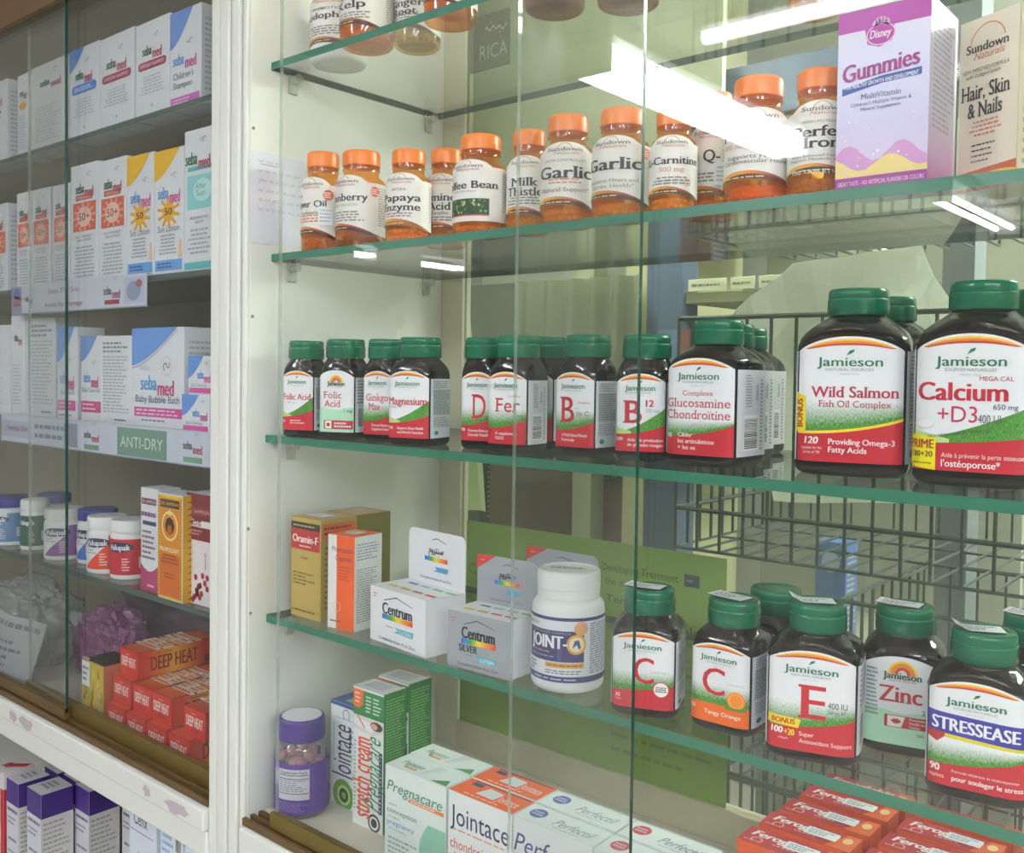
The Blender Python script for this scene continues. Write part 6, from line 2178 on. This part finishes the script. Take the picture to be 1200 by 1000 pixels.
crate('stock_carton', 'blue and red carton low beside the blue upright', 'carton', -1.15, 1.86, -.099, -1.02, 1.94, .10, '#6a5a74', lambda a: (a.rect(0, 0, .4, 1, '#6a84a8', 1), a.rect(.4, 0, 1, 1, '#8a5a5c', 1)), 'stock cartons')
crate('stock_carton', 'small blue carton on the low stock shelf beyond the wire baskets', 'carton', -.87, 2.10, -.599, -.80, 2.17, -.37, '#5a78b0', lambda a: (a.rect(0, 0, 1, .25, '#7a4a6a', 1), a.ell(.5, .8, .3, .1, '#a8b8d0', 2)), 'stock cartons')
crate('stock_carton', 'dark blue carton high on the stock shelving behind the orange caps', 'carton', -1.16, 2.12, .56, -.70, 2.4, .74, '#46566e', None, 'stock cartons')
# dim cartons and folded cloth further in
crate('stock_carton', 'dark grey carton on a rack behind the corner curtain', 'carton', -1.92, 2.05, .09, -1.62, 2.4, .25, '#63665e', None, 'stock cartons')
t = thing('stock_rack', 'dim rack of boards behind the corner of the vitamin cabinet', 'rack', (-1.8, 2.2, FLOOR_Z))
cpart('shelf_board', -2.3, 2.0, .06, -1.36, 2.5, .085, solid('#7c7f70', rough=.6), t)
cpart('shelf_board', -2.3, 2.0, -.50, -1.36, 2.5, -.47, solid('#6c6f62', rough=.6), t)
cpart('back_board', -2.3, 2.5, FLOOR_Z, -1.36, 2.52, CEIL_Z, solid('#9fa194', rough=.7, noise_amt=.08), t)
cpart('upright', -2.3, 2.0, FLOOR_Z, -2.26, 2.5, CEIL_Z, solid('#80847a', rough=.6), t)
cpart('upright', -1.50, 2.02, FLOOR_Z, -1.44, 2.08, CEIL_Z, solid('#aab092', rough=.6), t)
crate('stock_carton', 'brown carton on the dim rack above the silver cartons', 'carton', -1.86, 2.1, -.47, -1.56, 2.4, -.27, '#6a5c4c', None, 'stock cartons')
crate('stock_carton', 'dark carton beside the brown one on the dim rack', 'carton', -2.20, 2.1, -.47, -1.90, 2.4, -.20, '#4c504a', None, 'stock cartons')
crate('stock_carton', 'reddish carton at the end of the dim rack', 'carton', -1.54, 2.12, -.47, -1.38, 2.4, -.30, '#8a6a5a', None, 'stock cartons')
t = thing('folded_cloth', 'pale folded cloth hanging over the dim rack', 'cloth', (-1.46, 2.0, -.06))
bm = bmesh.new()
N = 40
top_, bot_ = [], []
rws = []
for k in range(12):
    z = .30 - .36 * k / 11
    rws.append([bm.verts.new((-.20 + .40 * j / N, -.03 + .018 * math.sin(j * .9 + k * .12), z)) for j in range(N + 1)])
for a_, b_ in zip(rws, rws[1:]):
    for j in range(N):
        bm.faces.new((a_[j + 1], a_[j], b_[j], b_[j + 1]))
bmesh.ops.solidify(bm, geom=bm.faces[:], thickness=.004)
mesh_obj('cloth', bm, [solid('#a9ad94', rough=.8)], t, 70)

# light inside the head of the vitamin cabinet
t = thing('cabinet_light', 'slim tube light under the top board of the vitamin cabinet', 'light', (-.35, .83, .93))
bm = bmesh.new(); box(bm, -.62, -.022, -.022, .62, .022, 0, 0, .003)
mesh_obj('housing', bm, [solid('#d9dbd8', rough=.5)], t)
bm = bmesh.new(); rod(bm, (-.6, 0, -.034), (.6, 0, -.034), .0125, 14)
mesh_obj('tube', bm, [emit_mat('cabinet_tube', (1.0, .98, .80, 1), 11.0)], t, 60)

# ------------------------------------------------------------------ world, camera, view
w = bpy.data.worlds.new('world'); scene.world = w
w.use_nodes = True
bg = w.node_tree.nodes['Background']
bg.inputs[0].default_value = (.8, .85, .85, 1)
bg.inputs[1].default_value = 0.3

cam = bpy.data.cameras.new('camera')
co = bpy.data.objects.new('camera', cam)
COL.objects.link(co)
scene.camera = co
cam.sensor_fit = 'HORIZONTAL'
cam.sensor_width = 36
cam.lens = 1125.37 / 1200 * 36
cam.shift_y = -(500 - 472.41) / 1200
cam.clip_start = .02
yaw, pitch, roll = R(40.25465), R(1.82231), R(0.78968)
fwd = Vector((-math.sin(yaw) * math.cos(pitch), math.cos(yaw) * math.cos(pitch), -math.sin(pitch)))
rt = Vector((math.cos(yaw), math.sin(yaw), 0)); up = rt.cross(fwd)
r_ = rt * math.cos(roll) + up * math.sin(roll); u_ = -rt * math.sin(roll) + up * math.cos(roll)
co.matrix_world = Matrix(((r_.x, u_.x, -fwd.x, 0), (r_.y, u_.y, -fwd.y, 0), (r_.z, u_.z, -fwd.z, 0), (0, 0, 0, 1)))

scene.view_settings.view_transform = 'Standard'
scene.view_settings.look = 'None'
scene.view_settings.gamma = 1.0
scene.view_settings.exposure = 0.72
scene.view_settings.use_curve_mapping = False
scene.cycles.max_bounces = 14
scene.cycles.transparent_max_bounces = 40
scene.cycles.diffuse_bounces = 4
scene.cycles.glossy_bounces = 4
scene.cycles.sample_clamp_indirect = 6.0
scene.cycles.use_denoising = True
